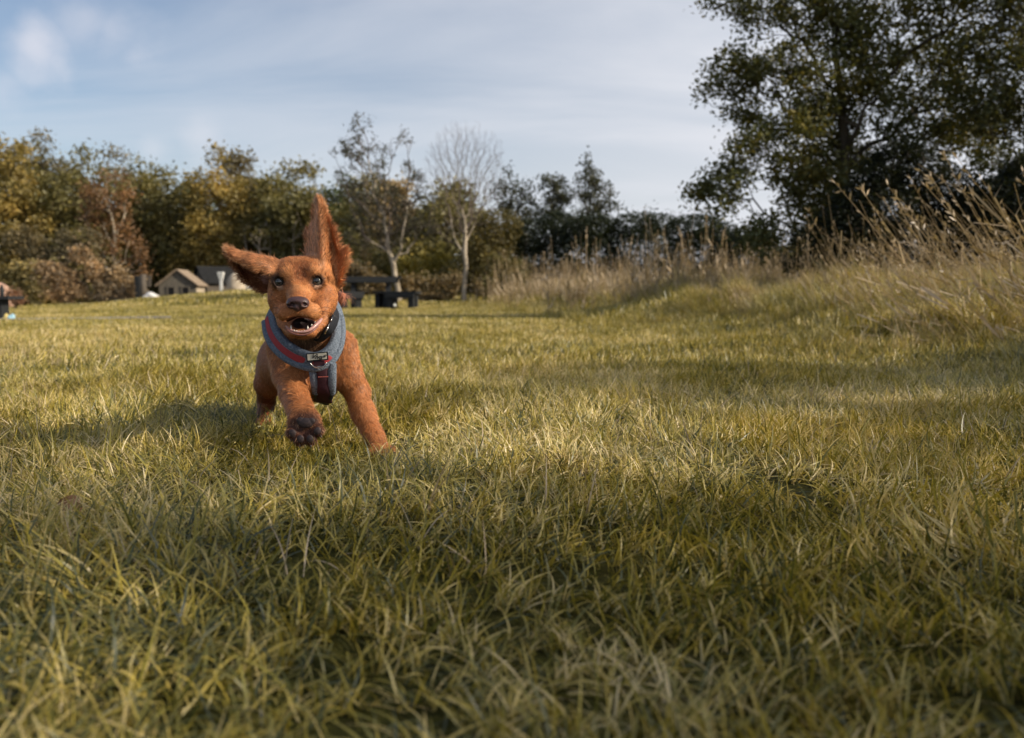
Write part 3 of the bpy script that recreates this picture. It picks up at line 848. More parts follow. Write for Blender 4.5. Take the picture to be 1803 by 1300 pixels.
for i, (px, w, Y, col, lab, bl) in enumerate(BL):
    bl = bl + [(px - w * 1.2, 490, w, 34), (px, 500, w * 1.2, 30), (px + w * 1.2, 490, w, 34)]
    bush('bush', lab, foot(px, Y), [blob(a, b_, Y, c_ * 1.05, d_ * 1.05, c_) for a, b_, c_, d_ in bl], 9500, 0.11, col, cut=0.12, ns=0.8, seed=400 + i, group='dark bushes behind the bank', up=0.9)
BB = [
 (25, 52, (0.22, 0.185, 0.085), 'brown bramble thicket at the far left below the wood', [(0, 465, 50, 40), (60, 480, 46, 40), (30, 505, 55, 28)]),
 (120, 50, (0.30, 0.215, 0.14), 'pinkish brown bramble thicket below the rust coloured tree', [(110, 490, 45, 36), (150, 470, 36, 32), (125, 515, 60, 20)]),
 (200, 50, (0.31, 0.23, 0.15), 'pinkish brown scrub beside the wooden post', [(190, 495, 36, 34), (228, 500, 22, 26), (205, 518, 45, 14)]),
 (70, 57, GREY, 'tall grey green scrub against the left part of the wood', [(40, 430, 50, 40), (95, 440, 50, 42), (140, 430, 40, 36)]),
 (300, 82, DEEP, 'dark undergrowth behind the stone hut', [(290, 445, 60, 34), (350, 450, 60, 34), (400, 450, 50, 36)]),
 (490, 70, DEEP, 'dark undergrowth behind the head of the dog', [(450, 470, 50, 34), (510, 460, 50, 40), (560, 470, 50, 40)]),
 (610, 34, (0.17, 0.13, 0.075), 'dry brown scrub behind the left end of the picnic table', [(600, 490, 30, 28), (650, 488, 34, 22), (628, 515, 46, 18)]),
 (690, 38, (0.10, 0.09, 0.03), 'olive scrub behind the picnic table', [(640, 450, 46, 40), (690, 465, 40, 36), (610, 440, 36, 40)]),
 (755, 31, (0.27, 0.22, 0.05), 'bright yellow leaved bush between the two middle trees', [(715, 475, 20, 22), (765, 472, 26, 30), (745, 500, 36, 16)]),
 (755, 28, (0.20, 0.155, 0.09), 'tangle of dry brown scrub right of the picnic table', [(735, 505, 36, 22), (780, 505, 34, 22), (765, 520, 46, 14), (850, 512, 26, 16)]),
 (890, 27, (0.13, 0.115, 0.045), 'grey green thicket right of the bare tree\'s trunk', [(870, 480, 34, 34), (905, 490, 30, 30), (885, 512, 40, 16)]),
]
for i, (px, Y, col, lab, bl) in enumerate(BB):
    ls = 0.0042 * Y * 0.75
    sub = []
    for a, b_, c_, d_ in bl:
        for q in range(7): sub.append((a + rng.uniform(-0.75, 0.75) * c_, b_ + rng.uniform(-0.6, 0.8) * d_, c_ * rng.uniform(0.22, 0.45), d_ * rng.uniform(0.3, 0.65)))
    bl = sub
    bush('bush', lab, foot(px, Y), [blob(a, b_, Y, c_ * 1.05, d_ * 1.05, c_) for a, b_, c_, d_ in bl], 6500, ls, tuple(1.25 * c for c in col), cut=0.40, ns=0.8, seed=430 + i, group='scrub at the edge of the wood')

# the big tree on the right, its neighbour at the picture's edge, and the dark bushes under them
YT = 11.0
BIG = [(1290, 5, 55, 30), (1345, 30, 50, 40), (1420, 20, 60, 50), (1500, -20, 80, 60), (1470, 70, 70, 60), (1560, 60, 80, 60), (1650, 30, 70, 60),
       (1300, 130, 50, 45), (1275, 165, 42, 40), (1370, 130, 60, 50), (1440, 160, 70, 55), (1530, 170, 80, 60), (1620, 140, 80, 70), (1700, 150, 70, 70),
       (1320, 215, 50, 30), (1400, 235, 60, 40), (1330, 262, 44, 26), (1290, 300, 42, 26), (1245, 335, 34, 20), (1310, 335, 46, 26), (1375, 300, 60, 40), (1460, 280, 60, 50),
       (1430, 330, 60, 40), (1500, 330, 50, 50), (1490, 260, 50, 50), (1470, 380, 50, 50), (1340, 420, 40, 26), (1400, 430, 60, 26), (1530, 100, 60, 60), (1380, 365, 46, 32), (1430, 380, 50, 40), (1350, 390, 26, 24), (1290, 365, 26, 14), (1620, 240, 70, 40), (1700, 250, 60, 50),
       (1240, 345, 24, 12), (1330, -60, 90, 50), (1450, -120, 110, 70), (1600, -130, 120, 80), (1720, -60, 100, 80), (1450, 210, 60, 40)]
make_tree('tree', 'big dark leafy tree filling the upper right, its branches reaching left over the sky', foot(1500, YT + 0.3),
          [blob(a, b_, YT + rng.uniform(-0.5, 0.9), c_, d_, 45) for a, b_, c_, d_ in BIG], 3000, 60000, 0.058, (0.115, 0.115, 0.040), bark='bark_dark', r_tip=0.0026, clump=0.165, cut=0.34, ns=0.45,
          seed=500, trunk_top=0.72, pull=0.30, shell=0.0, leafmat='near_leaf', expo=2.1)
EDGE_T = [(1760, 60, 60, 60), (1800, 130, 60, 60), (1780, 210, 60, 50), (1850, 60, 80, 80), (1900, 180, 90, 80), (1800, -30, 80, 60), (1740, 200, 40, 40), (1760, 290, 40, 40), (1830, 300, 60, 50)]
make_tree('tree', 'second leafy tree at the right edge of the picture, behind the tall leaning stalks', foot(1830, 10.2),
          [blob(a, b_, 10.2 + rng.uniform(-0.4, 0.4), c_, d_, 45) for a, b_, c_, d_ in EDGE_T], 900, 15000, 0.055, (0.075, 0.078, 0.028), r_tip=0.0028, clump=0.17, cut=0.25, ns=0.45,
          seed=520, trunk_top=0.7, pull=0.3, shell=0.0, leafmat='near_leaf', expo=2.1)
bush('bush', 'dense dark gorse bush in front of the trunk of the big tree', foot(1600, 10.0), [blob(1440, 425, 10, 50, 26), blob(1470, 460, 10, 50, 30), blob(1420, 465, 10, 45, 24), blob(1530, 460, 10, 70, 34), blob(1480, 400, 10, 50, 40), blob(1575, 290, 10, 45, 40), blob(1540, 320, 10, 45, 40), blob(1505, 370, 10, 45, 45), blob(1620, 310, 10, 50, 50), blob(1660, 350, 10, 60, 60), blob(1560, 380, 10, 70, 60), blob(1510, 420, 10, 70, 45), blob(1700, 400, 10, 80, 70), blob(1600, 262, 10, 28, 26), blob(1545, 275, 10, 20, 22), blob(1620, 430, 10, 100, 50)],
     42000, 0.040, (0.022, 0.028, 0.014), cut=0.05, ns=0.5, seed=530, n_nodes=300, up=1.0, shell=0.3, leafmat='near_leaf')
bush('bush', 'dark bush at the right edge behind the tallest straw stalks', foot(1790, 9.6), [blob(1760, 370, 9.6, 70, 60), blob(1820, 350, 9.6, 70, 80), blob(1800, 430, 9.6, 100, 60)],
     22000, 0.040, (0.024, 0.03, 0.015), cut=0.08, ns=0.5, seed=531, n_nodes=200, up=1.0, shell=0.3, leafmat='near_leaf')

# trees on the near right, just outside the picture: their dappled shade lies on the near grass
make_tree('tree', 'leafy tree standing outside the picture on the right, its shade falling on the near grass', (6.6, -1.6, float(gz(6.6, -1.6))),
          [[5.6, -1.2, 3.0, 1.5, 1.2, 0.9], [5.9, -1.5, 3.9, 1.2, 1.0, 0.8], [4.9, -2.0, 2.7, 0.9, 0.9, 0.7], [7.2, -1.5, 3.4, 1.2, 1.0, 0.9]], 300, 5000, 0.09, (0.075, 0.08, 0.03), r_tip=0.005, clump=0.25, cut=0.25, ns=0.8, seed=610, trunk_top=0.6, shell=0.1)
make_tree('tree', 'second leafy tree outside the picture, shading the grass at the right edge', (9.0, 0.7, float(gz(9.0, 0.7))),
          [[8.0, 0.9, 3.1, 1.3, 1.1, 0.8], [8.6, 0.4, 3.9, 1.1, 1.0, 0.7], [9.4, 1.0, 3.4, 1.0, 1.0, 0.8]], 260, 4400, 0.09, (0.075, 0.08, 0.03), r_tip=0.005, clump=0.25, cut=0.25, ns=0.8, seed=611, trunk_top=0.6, shell=0.1)
# ---------------------------------------------------------------- huts, posts, picnic table and small things
simple('tarred_wood', (0.012, 0.014, 0.016), (0.03, 0.032, 0.034), 10, 0.7, 0.3, bump_d=0.003, stretch=(0.4, 4, 4))
simple('grey_plank', (0.07, 0.06, 0.05), (0.15, 0.125, 0.10), 9, 0.85, 0.2, bump_d=0.004, stretch=(3, 3, 0.4))
simple('hut_stone', (0.09, 0.082, 0.07), (0.18, 0.16, 0.13), 6, 0.9, 0.1, bump_d=0.01)
simple('tan_wall', (0.36, 0.30, 0.23), (0.54, 0.46, 0.36), 3, 0.9, 0.1, bump_d=0.004)
simple('roof_tan', (0.22, 0.17, 0.12), (0.36, 0.28, 0.21), 4, 0.85, 0.1, bump_d=0.006)
simple('roof_dark', (0.014, 0.015, 0.016), (0.03, 0.03, 0.03), 4, 0.85, 0.1, bump_d=0.006)
simple('white_paint', (0.62, 0.62, 0.60), (0.80, 0.80, 0.78), 3, 0.6, 0.3, bump_d=0.001)
simple('opening_dark', (0.01, 0.01, 0.012), (0.02, 0.02, 0.022), 3, 0.9, 0.1, bump_d=0)
simple('pink_timber', (0.36, 0.22, 0.16), (0.50, 0.33, 0.25), 6, 0.85, 0.1, bump_d=0.004, stretch=(0.3, 1, 5))
simple('concrete', (0.33, 0.30, 0.27), (0.50, 0.46, 0.42), 9, 0.9, 0.1, bump_d=0.003)
simple('sand', (0.36, 0.30, 0.20), (0.52, 0.45, 0.33), 6, 0.95, 0.05, bump_d=0.01)
simple('stone_white', (0.50, 0.49, 0.48), (0.78, 0.77, 0.76), 5, 0.8, 0.2, bump_d=0.01)
simple('blue_plastic', (0.26, 0.46, 0.56), (0.40, 0.62, 0.72), 8, 0.5, 0.4, bump_d=0.004)
simple('yellow_plastic', (0.55, 0.43, 0.14), (0.68, 0.55, 0.22), 8, 0.5, 0.4, bump_d=0.004)
simple('dandelion', (0.6, 0.6, 0.55), (0.8, 0.8, 0.75), 8, 0.9, 0.1, bump_d=0)
simple('dead_leaf', (0.16, 0.075, 0.035), (0.32, 0.18, 0.10), 60, 0.7, 0.2, bump_d=0.0005)

def gable_hut(name, label, pos, rz, W, L, eave, ridge, wall_mat, roof_mat, side_mat, slats=0, door=True, group='huts at the edge of the wood'):
    """front gable faces local -y; W wide, L deep"""
    root = empty(name, pos, label, 'hut', group, rz); root.scale = (0.8, 0.8, 0.8)
    w = W / 2
    def prism(y0, y1):
        V = [[-w, y0, 0], [w, y0, 0], [w, y0, eave], [0, y0, ridge], [-w, y0, eave], [-w, y1, 0], [w, y1, 0], [w, y1, eave], [0, y1, ridge], [-w, y1, eave]]
        Q = [[0, 1, 2, 4], [5, 9, 7, 6], [0, 4, 9, 5], [1, 6, 7, 2], [0, 5, 6, 1]]; T = [[4, 2, 3], [9, 8, 7]]
        m_ = MB(); m_.add(V, Q, T); return m_
    prism(0, 0.12).build('gable_wall', wall_mat, root)
    prism(L - 0.12, L).build('gable_wall', wall_mat, root)
    for s in (-1, 1):
        m_ = MB(); m_.box((s * (w - 0.06), L / 2, eave / 2), (0.12, L - 0.25, eave - 0.004)); m_.build('side_wall', side_mat, root)
        sl = math.hypot(w, ridge - eave) + 0.28; a = math.atan2(ridge - eave, w)
        m_ = MB(); cx = s * (sl / 2 * math.cos(a)); cz = ridge + 0.06 - sl / 2 * math.sin(a)
        m_.box((cx, L / 2, cz + 0.01), (sl, L + 0.4, 0.07), ry=s * a)
        rf = m_.build('roof', roof_mat, root)
        nt = 7
        for q in range(nt):
            m_ = MB(); f = (q + 0.5) / nt * sl
            m_.box((s * f * math.cos(a), L / 2, ridge + 0.06 + 0.062 - f * math.sin(a)), (sl / nt * 0.96, L + 0.44, 0.035), ry=s * (a + 0.03)); m_.build('roof_board', roof_mat, rf)
    if door:
        for k, cx in enumerate((-W * 0.17, W * 0.22)):
            m_ = MB(); m_.box((cx, -0.012, eave * 0.42), (W * 0.16, 0.06, eave * 0.78)); d = m_.build('opening', MATS['opening_dark'], root)
            m_ = MB()
            for q in (-1, 1): m_.box((cx + q * (W * 0.08 + 0.05), -0.035, eave * 0.42), (0.09, 0.07, eave * 0.84))
            m_.box((cx, -0.035, eave * 0.84), (W * 0.16 + 0.24, 0.07, 0.09)); m_.build('frame', wall_mat, d)
    return root

Yh = 53.0
gable_hut('stone_hut', 'small grey gabled hut with two dark openings and a sunlit tan roof', foot(313, Yh), 0.10, 2.6, 2.8, 0.95, 1.95, MATS['hut_stone'], MATS['roof_tan'], MATS['tan_wall'])
gable_hut('timber_hut', 'long low dark roofed timber hut behind the small grey hut', foot(352, Yh + 4), -0.95, 3.6, 5.0, 1.0, 2.2, MATS['grey_plank'], MATS['roof_dark'], MATS['grey_plank'], door=False)
# round ended tan hut with a white side
root = empty('round_hut', foot(416, Yh - 1), 'rounded tan hut half hidden by the left ear of the dog', 'hut', 'huts at the edge of the wood')
root.scale = (0.8, 0.8, 0.8)
prof = [(0.62, 0), (0.66, 0.35), (0.62, 0.75), (0.48, 1.1), (0.28, 1.35), (0.0, 1.45)]
m_ = MB(); nn = 18; V = []; Q = []
for (r_, z_) in prof:
    for j in range(nn):
        a = 2 * math.pi * j / nn; V.append([r_ * math.cos(a), r_ * math.sin(a), z_])
for i in range(len(prof) - 1):
    for j in range(nn): Q.append([i * nn + j, i * nn + (j + 1) % nn, (i + 1) * nn + (j + 1) % nn, (i + 1) * nn + j])
m_.add(V, Q); m_.build('wall', MATS['tan_wall'], root, True)
m_ = MB(); m_.box((-0.12, -0.64, 0.22), (0.5, 0.06, 0.16)); m_.build('ledge', MATS['roof_tan'], root)
b = foot(446, Yh - 0.6)
root = empty('white_shelter', b, 'white lean-to panel sloping down beside the round tan hut', 'shelter'); root.scale = (0.8, 0.8, 0.8)
m_ = MB(); m_.add([[-0.75, 0, 0], [0.95, 0, 0], [0.95, 0, 0.25], [-0.75, 0, 1.05], [-0.75, 1.0, 0], [0.95, 1.0, 0], [0.95, 1.0, 0.25], [-0.75, 1.0, 1.05]],
    [[0, 1, 2, 3], [4, 7, 6, 5], [0, 3, 7, 4], [1, 5, 6, 2], [3, 2, 6, 7]]); m_.build('panel', MATS['white_paint'], root)
for q in range(5):
    m_ = MB(); x0 = -0.72 + q * 0.4; h = 1.05 - (x0 + 0.75) / 1.7 * 0.8; m_.box((x0, -0.02, h / 2), (0.05, 0.035, h)); m_.build('batten', MATS['white_paint'], root)
# lantern post
b = foot(390, Yh - 3)
root = empty('lamp_post', b, 'pale post with a wide square head in front of the dark roof', 'post'); root.scale = (0.8, 0.8, 0.8)
m_ = MB(); m_.box((0, 0, 0.5), (0.16, 0.16, 1.0)); m_.build('post', MATS['white_paint'], root)
m_ = MB(); V = []
for (h, z) in ((0.10, 0.98), (0.19, 1.4), (0.19, 1.5)): V += [[-h, -h, z], [h, -h, z], [h, h, z], [-h, h, z]]
m_.add(V, [[0, 1, 5, 4], [1, 2, 6, 5], [2, 3, 7, 6], [3, 0, 4, 7], [4, 5, 9, 8], [5, 6, 10, 9], [6, 7, 11, 10], [7, 4, 8, 11], [8, 9, 10, 11], [3, 2, 1, 0]]); m_.build('lamp_head', MATS['white_paint'], root)
# wooden posts left of the huts
root = empty('gate_post', foot(253, 49), 'thick weathered post with a short hanging board beside the brown scrub', 'post')
m_ = MB(); m_.tube([[0, 0, 0], [0, 0, 0.7], [0.02, 0, 1.45]], [0.2, 0.19, 0.16], 9); m_.build('post', MATS['grey_plank'], root, True)
m_ = MB(); m_.box((0.33, 0, 1.08), (0.16, 0.08, 0.6), ry=0.12); m_.build('board', MATS['grey_plank'], root)
m_ = MB(); m_.box((0.2, 0.0, 1.33), (0.5, 0.06, 0.09)); m_.build('rail', MATS['grey_plank'], root)
root = empty('fence_post', foot(243, 49.5), 'dark post standing left of the thick weathered post', 'post')
m_ = MB(); m_.box((0, 0, 0.7), (0.24, 0.2, 1.4)); m_.build('post', MATS['tarred_wood'], root)
# lumpy stones and mounds
def lump(name, label, cat, pos, r, mat, seed, kind=None, amp=0.18, n=(24, 14)):
    rr = np.random.default_rng(seed); ph = rr.uniform(0, 6, 6)
    V = []; nu, nv = n
    for i in range(nv + 1):
        th = math.pi * i / nv
        for j in range(nu):
            a = 2 * math.pi * j / nu
            d = np.array([math.sin(th) * math.cos(a), math.sin(th) * math.sin(a), math.cos(th)])
            k = 1 + amp * (math.sin(3 * d[0] + ph[0]) * math.sin(3 * d[1] + ph[1]) + 0.5 * math.sin(6 * d[2] + ph[2] + 4 * d[0]))
            V.append(d * k * np.asarray(r))
    Q = [[i * nu + j, (i + 1) * nu + j, (i + 1) * nu + (j + 1) % nu, i * nu + (j + 1) % nu] for i in range(nv) for j in range(nu)]
    m_ = MB(); m_.add(V, Q); o = m_.build(name, mat, None, True, pos); tag(o, label, cat, None, kind); return o
p = foot(266, 47); lump('boulder', 'white rounded boulder lying at the foot of the weathered post', 'boulder', (p[0], p[1], p[2] + 0.12), (0.42, 0.4, 0.26), MATS['stone_white'], 5)
p = foot(246, 46); lump('mound', 'low pale sandy mound in front of the white boulder', 'mound', (p[0], p[1], p[2] + 0.0), (1.2, 0.7, 0.16), MATS['sand'], 9)

# picnic table
def table(pos, rz):
    root = empty('picnic_table', pos, 'black wooden picnic table with attached benches standing in front of the pale tree', 'picnic table', None, rz)
    M_ = MATS['tarred_wood']
    for i in range(5):
        m_ = MB(); m_.box((0, -0.30 + i * 0.15, 0.76), (1.45, 0.138, 0.05), jit=0.003); m_.build('tabletop_plank', M_, root)
    m_ = MB(); m_.box((0, -0.385, 0.70), (1.3, 0.04, 0.12)); m_.box((0, 0.345, 0.70), (1.3, 0.04, 0.12)); m_.build('apron', M_, root)
    for s in (-1, 1):
        for q in (-1, 1):
            m_ = MB(); m_.box((s * 0.42, q * 0.26, 0.36), (0.11, 0.11, 0.735), rx=q * 0.10); m_.build('leg', M_, root)
        m_ = MB(); m_.box((s * 0.50, 0, 0.30), (0.07, 0.95, 0.10)); m_.build('cross_beam', M_, root)
    return root
def bench(pos, rz, label, L=0.85):
    root = empty('bench', pos, label, 'bench', 'black benches by the picnic table', rz)
    M_ = MATS['tarred_wood']
    for i in range(3):
        m_ = MB(); m_.box((0, -0.13 + i * 0.13, 0.40), (L, 0.118, 0.055), jit=0.003); m_.build('seat_plank', M_, root)
    m_ = MB(); m_.box((0, -0.20, 0.33), (L * 0.9, 0.04, 0.11)); m_.build('rail', M_, root)
    for s in (-1, 1):
        for q in (-1, 1):
            m_ = MB(); m_.box((s * (L / 2 - 0.14), q * 0.11, 0.18), (0.13, 0.12, 0.37)); m_.build('leg', M_, root)
    return root
table(foot(654, 22.5), 0.08)
bench(foot(617, 21.6), 0.35, 'black bench at the left end of the picnic table, half hidden by the dog', 0.62)
bench(foot(709, 21.6), -0.25, 'black bench at the right end of the picnic table', 0.80)
bench(foot(676, 22.0), 1.2, 'short black bench under the right end of the tabletop', 0.42)

# things at the left edge
p = foot(4, 15.0)
root = empty('plinth_table', p, 'dark low table on a thick square leg at the left edge', 'table')
m_ = MB(); m_.box((-0.08, 0, 0.18), (0.24, 0.24, 0.36)); m_.build('leg', MATS['tarred_wood'], root)
m_ = MB(); m_.box((-0.05, 0, 0.385), (0.55, 0.5, 0.05)); m_.build('tabletop', MATS['tarred_wood'], root)
root = empty('flask', (p[0] + 0.055, p[1] - 0.1, p[2] + 0.41), 'dark upright flask standing on the low table at the left edge', 'flask')
m_ = MB(); m_.tube([[0, 0, 0], [0, 0, 0.02], [0, 0, 0.13], [0, 0, 0.15]], [0.03, 0.034, 0.034, 0.02], 12); m_.build('flask_body', MATS['tarred_wood'], root, True)
m_ = MB(); m_.tube([[0, 0, 0.15], [0, 0, 0.18]], [0.02, 0.018], 12); m_.build('cap', MATS['tarred_wood'], root, True)
root = empty('timber_dome', foot(-4, 24), 'domed hut of pinkish boards behind the low dark table', 'hut')
nb = 9
for i in range(nb):                                   # curved boards, each a ring section
    z0, z1 = i / nb, (i + 1) / nb - 0.012
    r0 = 0.40 * math.sqrt(max(0, 1 - z0 ** 2.4)) + 0.02; r1 = 0.40 * math.sqrt(max(0, 1 - z1 ** 2.4)) + 0.02
    V = []; Q = []
    for j in range(16):
        a = 2 * math.pi * j / 16
        V += [[r0 * math.cos(a), r0 * math.sin(a), z0 * 0.70], [r1 * math.cos(a), r1 * math.sin(a), z1 * 0.70], [r1 * 0.9 * math.cos(a), r1 * 0.9 * math.sin(a), z1 * 0.70], [r0 * 0.9 * math.cos(a), r0 * 0.9 * math.sin(a), z0 * 0.70]]
    for j in range(16):
        k2 = ((j + 1) % 16) * 4; k1 = j * 4
        for q in range(4): Q.append([k1 + q, k2 + q, k2 + (q + 1) % 4, k1 + (q + 1) % 4])
    m_ = MB(); m_.add(V, Q); m_.build('board', MATS['pink_timber'], root)
bush('bush', 'rusty low shrub right of the pinkish dome', foot(26, 22), [blob(24, 520, 22, 12, 9), blob(32, 530, 22, 10, 8)], 1500, 0.05, (0.30, 0.17, 0.11), seed=461, n_nodes=30)
p = foot(10, 14.6); lump('bag', 'small yellow bag lying against the leg of the low table', 'bag', (p[0], p[1], p[2] + 0.06), (0.04, 0.05, 0.07), MATS['yellow_plastic'], 21)
p = foot(19, 14.6); lump('bag', 'crumpled pale blue bag on the concrete strip next to the yellow bag', 'bag', (p[0], p[1], p[2] + 0.055), (0.06, 0.05, 0.065), MATS['blue_plastic'], 23)
cx, cy = -6.9, 14.4
V = []; 
for a, b_ in ((-1.45, -0.4), (1.25, -0.3), (1.4, 0.3), (-1.45, 0.45)): V.append([cx + a, cy + b_, float(gz(cx + a, cy + b_)) + 0.05])
for a, b_ in ((-1.45, -0.4), (1.25, -0.3), (1.4, 0.3), (-1.45, 0.45)): V.append([cx + a, cy + b_, -0.4])
m_ = MB(); m_.add(V, [[0, 1, 2, 3], [0, 4, 5, 1], [1, 5, 6, 2], [2, 6, 7, 3], [3, 7, 4, 0]])
tag(m_.build('path', MATS['concrete']), 'narrow pale concrete strip in the grass near the left edge', None, None, 'structure')
# dandelion clock
p = foot(695, 17); root = empty('dandelion', p, 'single white dandelion clock in the grass in front of the picnic table', 'flower')
m_ = MB(); m_.tube([[0, 0, 0], [0.01, 0, 0.08], [0, 0, 0.13]], 0.004, 5); m_.build('stem', MATS['bank_blade'], root)
o = lump('seed_head', None, None, (0, 0, 0.15), (0.028, 0.028, 0.028), MATS['dandelion'], 3); o.parent = root
# a fallen leaf in the near grass
Yl = 1.12; p = P(122, 893, Yl)
m_ = MB(); V = []; Q = []; nn = 9
for i in range(nn):
    t_ = i / (nn - 1); w_ = 0.011 * math.sin(math.pi * min(1, t_ * 0.9 + 0.05)) ** 0.8
    c_ = np.array([0.028 * (t_ - 0.5), 0, 0.008 * math.sin(3 * t_)])
    V += [c_ + [0, -w_, 0.004 * math.sin(9 * t_)], c_, c_ + [0, w_, 0.005]]
for i in range(nn - 1):
    for q in range(2): Q.append([i * 3 + q, i * 3 + 3 + q, i * 3 + 4 + q, i * 3 + 1 + q])
m_.add(V, Q); o = m_.build('fallen_leaf', MATS['dead_leaf'], None, True, p); o.rotation_euler = (0.9, 0.5, 0.4)
tag(o, 'curled brown dead leaf caught in the grass near the left edge', 'leaf')
# ---------------------------------------------------------------- the puppy
def project(p):
    c, s = math.cos(PITCH), math.sin(PITCH)
    q = np.asarray(p) - CAM
    return q
def px_m(px, Y): return px * Y / F

class Field:
    """a distance field on a grid, joined smoothly and turned into one closed mesh"""
    def __init__(self, lo, hi, h):
        self.lo = np.asarray(lo, float); self.h = h
        self.n = (np.ceil((np.asarray(hi) - self.lo) / h)).astype(int) + 1
        self.f = np.full(self.n, 0.05, np.float32)
        self.ax = [self.lo[i] + h * np.arange(self.n[i]) for i in range(3)]
    def win(self, lo, hi):
        a = np.maximum(((np.asarray(lo) - self.lo) / self.h).astype(int), 0)
        b = np.minimum(((np.asarray(hi) - self.lo) / self.h).astype(int) + 2, self.n)
        return tuple(slice(int(p), int(q)) for p, q in zip(a, b))
    def grid(self, w):
        return (self.ax[0][w[0]][:, None, None], self.ax[1][w[1]][None, :, None], self.ax[2][w[2]][None, None, :])
    def put(self, w, d, k, mode):
        f = self.f[w]
        if mode == 'sub': d = -d; g = np.clip(0.5 - 0.5 * (d - f) / k, 0, 1) if False else None
        if mode == 'add':
            hh = np.clip(0.5 + 0.5 * (f - d) / k, 0, 1); r = f * (1 - hh) + d * hh - k * hh * (1 - hh)
        else:
            hh = np.clip(0.5 - 0.5 * (f - d) / k, 0, 1); r = f * (1 - hh) + d * hh + k * hh * (1 - hh)
        self.f[w] = r
    def cone(self, a, b, ra, rb, k=0.012, mode='add'):
        a = np.asarray(a); b = np.asarray(b); m = max(ra, rb) + 0.03
        w = self.win(np.minimum(a, b) - m, np.maximum(a, b) + m); X, Y, Z = self.grid(w)
        ba = b - a; L = ba @ ba
        t = np.clip(((X - a[0]) * ba[0] + (Y - a[1]) * ba[1] + (Z - a[2]) * ba[2]) / L, 0, 1)
        d = np.sqrt((X - a[0] - t * ba[0]) ** 2 + (Y - a[1] - t * ba[1]) ** 2 + (Z - a[2] - t * ba[2]) ** 2) - (ra + (rb - ra) * t)
        self.put(w, d.astype(np.float32), k, mode)
    def ell(self, c, r, k=0.012, mode='add', rot=None):
        c = np.asarray(c); r = np.asarray(r, float); m = r.max() + 0.03
        w = self.win(c - m, c + m); X, Y, Z = self.grid(w)
        X = X - c[0]; Y = Y - c[1]; Z = Z - c[2]
        if rot is not None:
            from mathutils import Euler
            M = np.array(Euler(rot).to_matrix()).T
            X, Y, Z = M[0, 0] * X + M[0, 1] * Y + M[0, 2] * Z, M[1, 0] * X + M[1, 1] * Y + M[1, 2] * Z, M[2, 0] * X + M[2, 1] * Y + M[2, 2] * Z
        k0 = np.sqrt((X / r[0]) ** 2 + (Y / r[1]) ** 2 + (Z / r[2]) ** 2)
        k1 = np.sqrt((X / r[0] ** 2) ** 2 + (Y / r[1] ** 2) ** 2 + (Z / r[2] ** 2) ** 2) + 1e-9
        self.put(w, (k0 * (k0 - 1) / k1).astype(np.float32), k, mode)
    def cloud(self, pts, rad, k=0.006):
        """a sheet given by dense points, as thick as rad says"""
        d = np.full(self.n, 0.05, np.float32).ravel() if False else None
        lo = pts.min(0) - 0.02; hi = pts.max(0) + 0.02; w = self.win(lo, hi)
        sub = np.full([s.stop - s.start for s in w], 0.05, np.float32)
        R_ = 4; off = np.array([[i, j, l] for i in range(-R_, R_ + 1) for j in range(-R_, R_ + 1) for l in range(-R_, R_ + 1)])
        o0 = self.lo + self.h * np.array([s.start for s in w])
        base = np.round((pts - o0) / self.h).astype(int)
        for q in off:
            idx = base + q
            ok = np.all((idx >= 0) & (idx < sub.shape), axis=1)
            ix = idx[ok]; dist = np.linalg.norm(o0 + ix * self.h - pts[ok], axis=1) - rad[ok]
            np.minimum.at(sub, (ix[:, 0], ix[:, 1], ix[:, 2]), dist.astype(np.float32))
        self.put(w, sub, k, 'add')
    def sample(self, p):
        q = (np.asarray(p) - self.lo) / self.h
        i = np.clip(np.floor(q).astype(int), 0, self.n - 2); f = np.clip(q - i, 0, 1)
        v = 0
        for dx in (0, 1):
            for dy in (0, 1):
                for dz in (0, 1):
                    wgt = (f[..., 0] if dx else 1 - f[..., 0]) * (f[..., 1] if dy else 1 - f[..., 1]) * (f[..., 2] if dz else 1 - f[..., 2])
                    v = v + wgt * self.f[i[..., 0] + dx, i[..., 1] + dy, i[..., 2] + dz]
        return v
    def grad(self, p, e=0.003):
        p = np.asarray(p, float); g = np.zeros_like(p)
        for a in range(3):
            d = np.zeros(3); d[a] = e
            g[..., a] = self.sample(p + d) - self.sample(p - d)
        return g / (np.linalg.norm(g, axis=-1, keepdims=True) + 1e-9)
    def mesh(self):
        f = self.f; s = f < 0
        n = self.n
        act = np.zeros(n - 1, np.int8); 
        for dx in (0, 1):
            for dy in (0, 1):
                for dz in (0, 1):
                    act += s[dx:n[0] - 1 + dx, dy:n[1] - 1 + dy, dz:n[2] - 1 + dz]
        cells = np.argwhere((act > 0) & (act < 8))
        idx = np.full(n - 1, -1, np.int32); idx[cells[:, 0], cells[:, 1], cells[:, 2]] = np.arange(len(cells))
        acc = np.zeros((len(cells), 3)); cnt = np.zeros(len(cells))
        cor = [(x, y, z) for x in (0, 1) for y in (0, 1) for z in (0, 1)]
        for a in cor:
            for ax in range(3):
                if a[ax] == 1: continue
                b = list(a); b[ax] = 1
                fa = f[cells[:, 0] + a[0], cells[:, 1] + a[1], cells[:, 2] + a[2]]; fb = f[cells[:, 0] + b[0], cells[:, 1] + b[1], cells[:, 2] + b[2]]
                x = (fa < 0) != (fb < 0)
                t = np.where(x, fa / (fa - fb + 1e-12), 0)
                p = np.array(a, float)[None] + np.zeros((len(cells), 3)); p[:, ax] = t
                acc += p * x[:, None]; cnt += x
        V = (cells + acc / cnt[:, None]) * self.h + self.lo
        Q = []
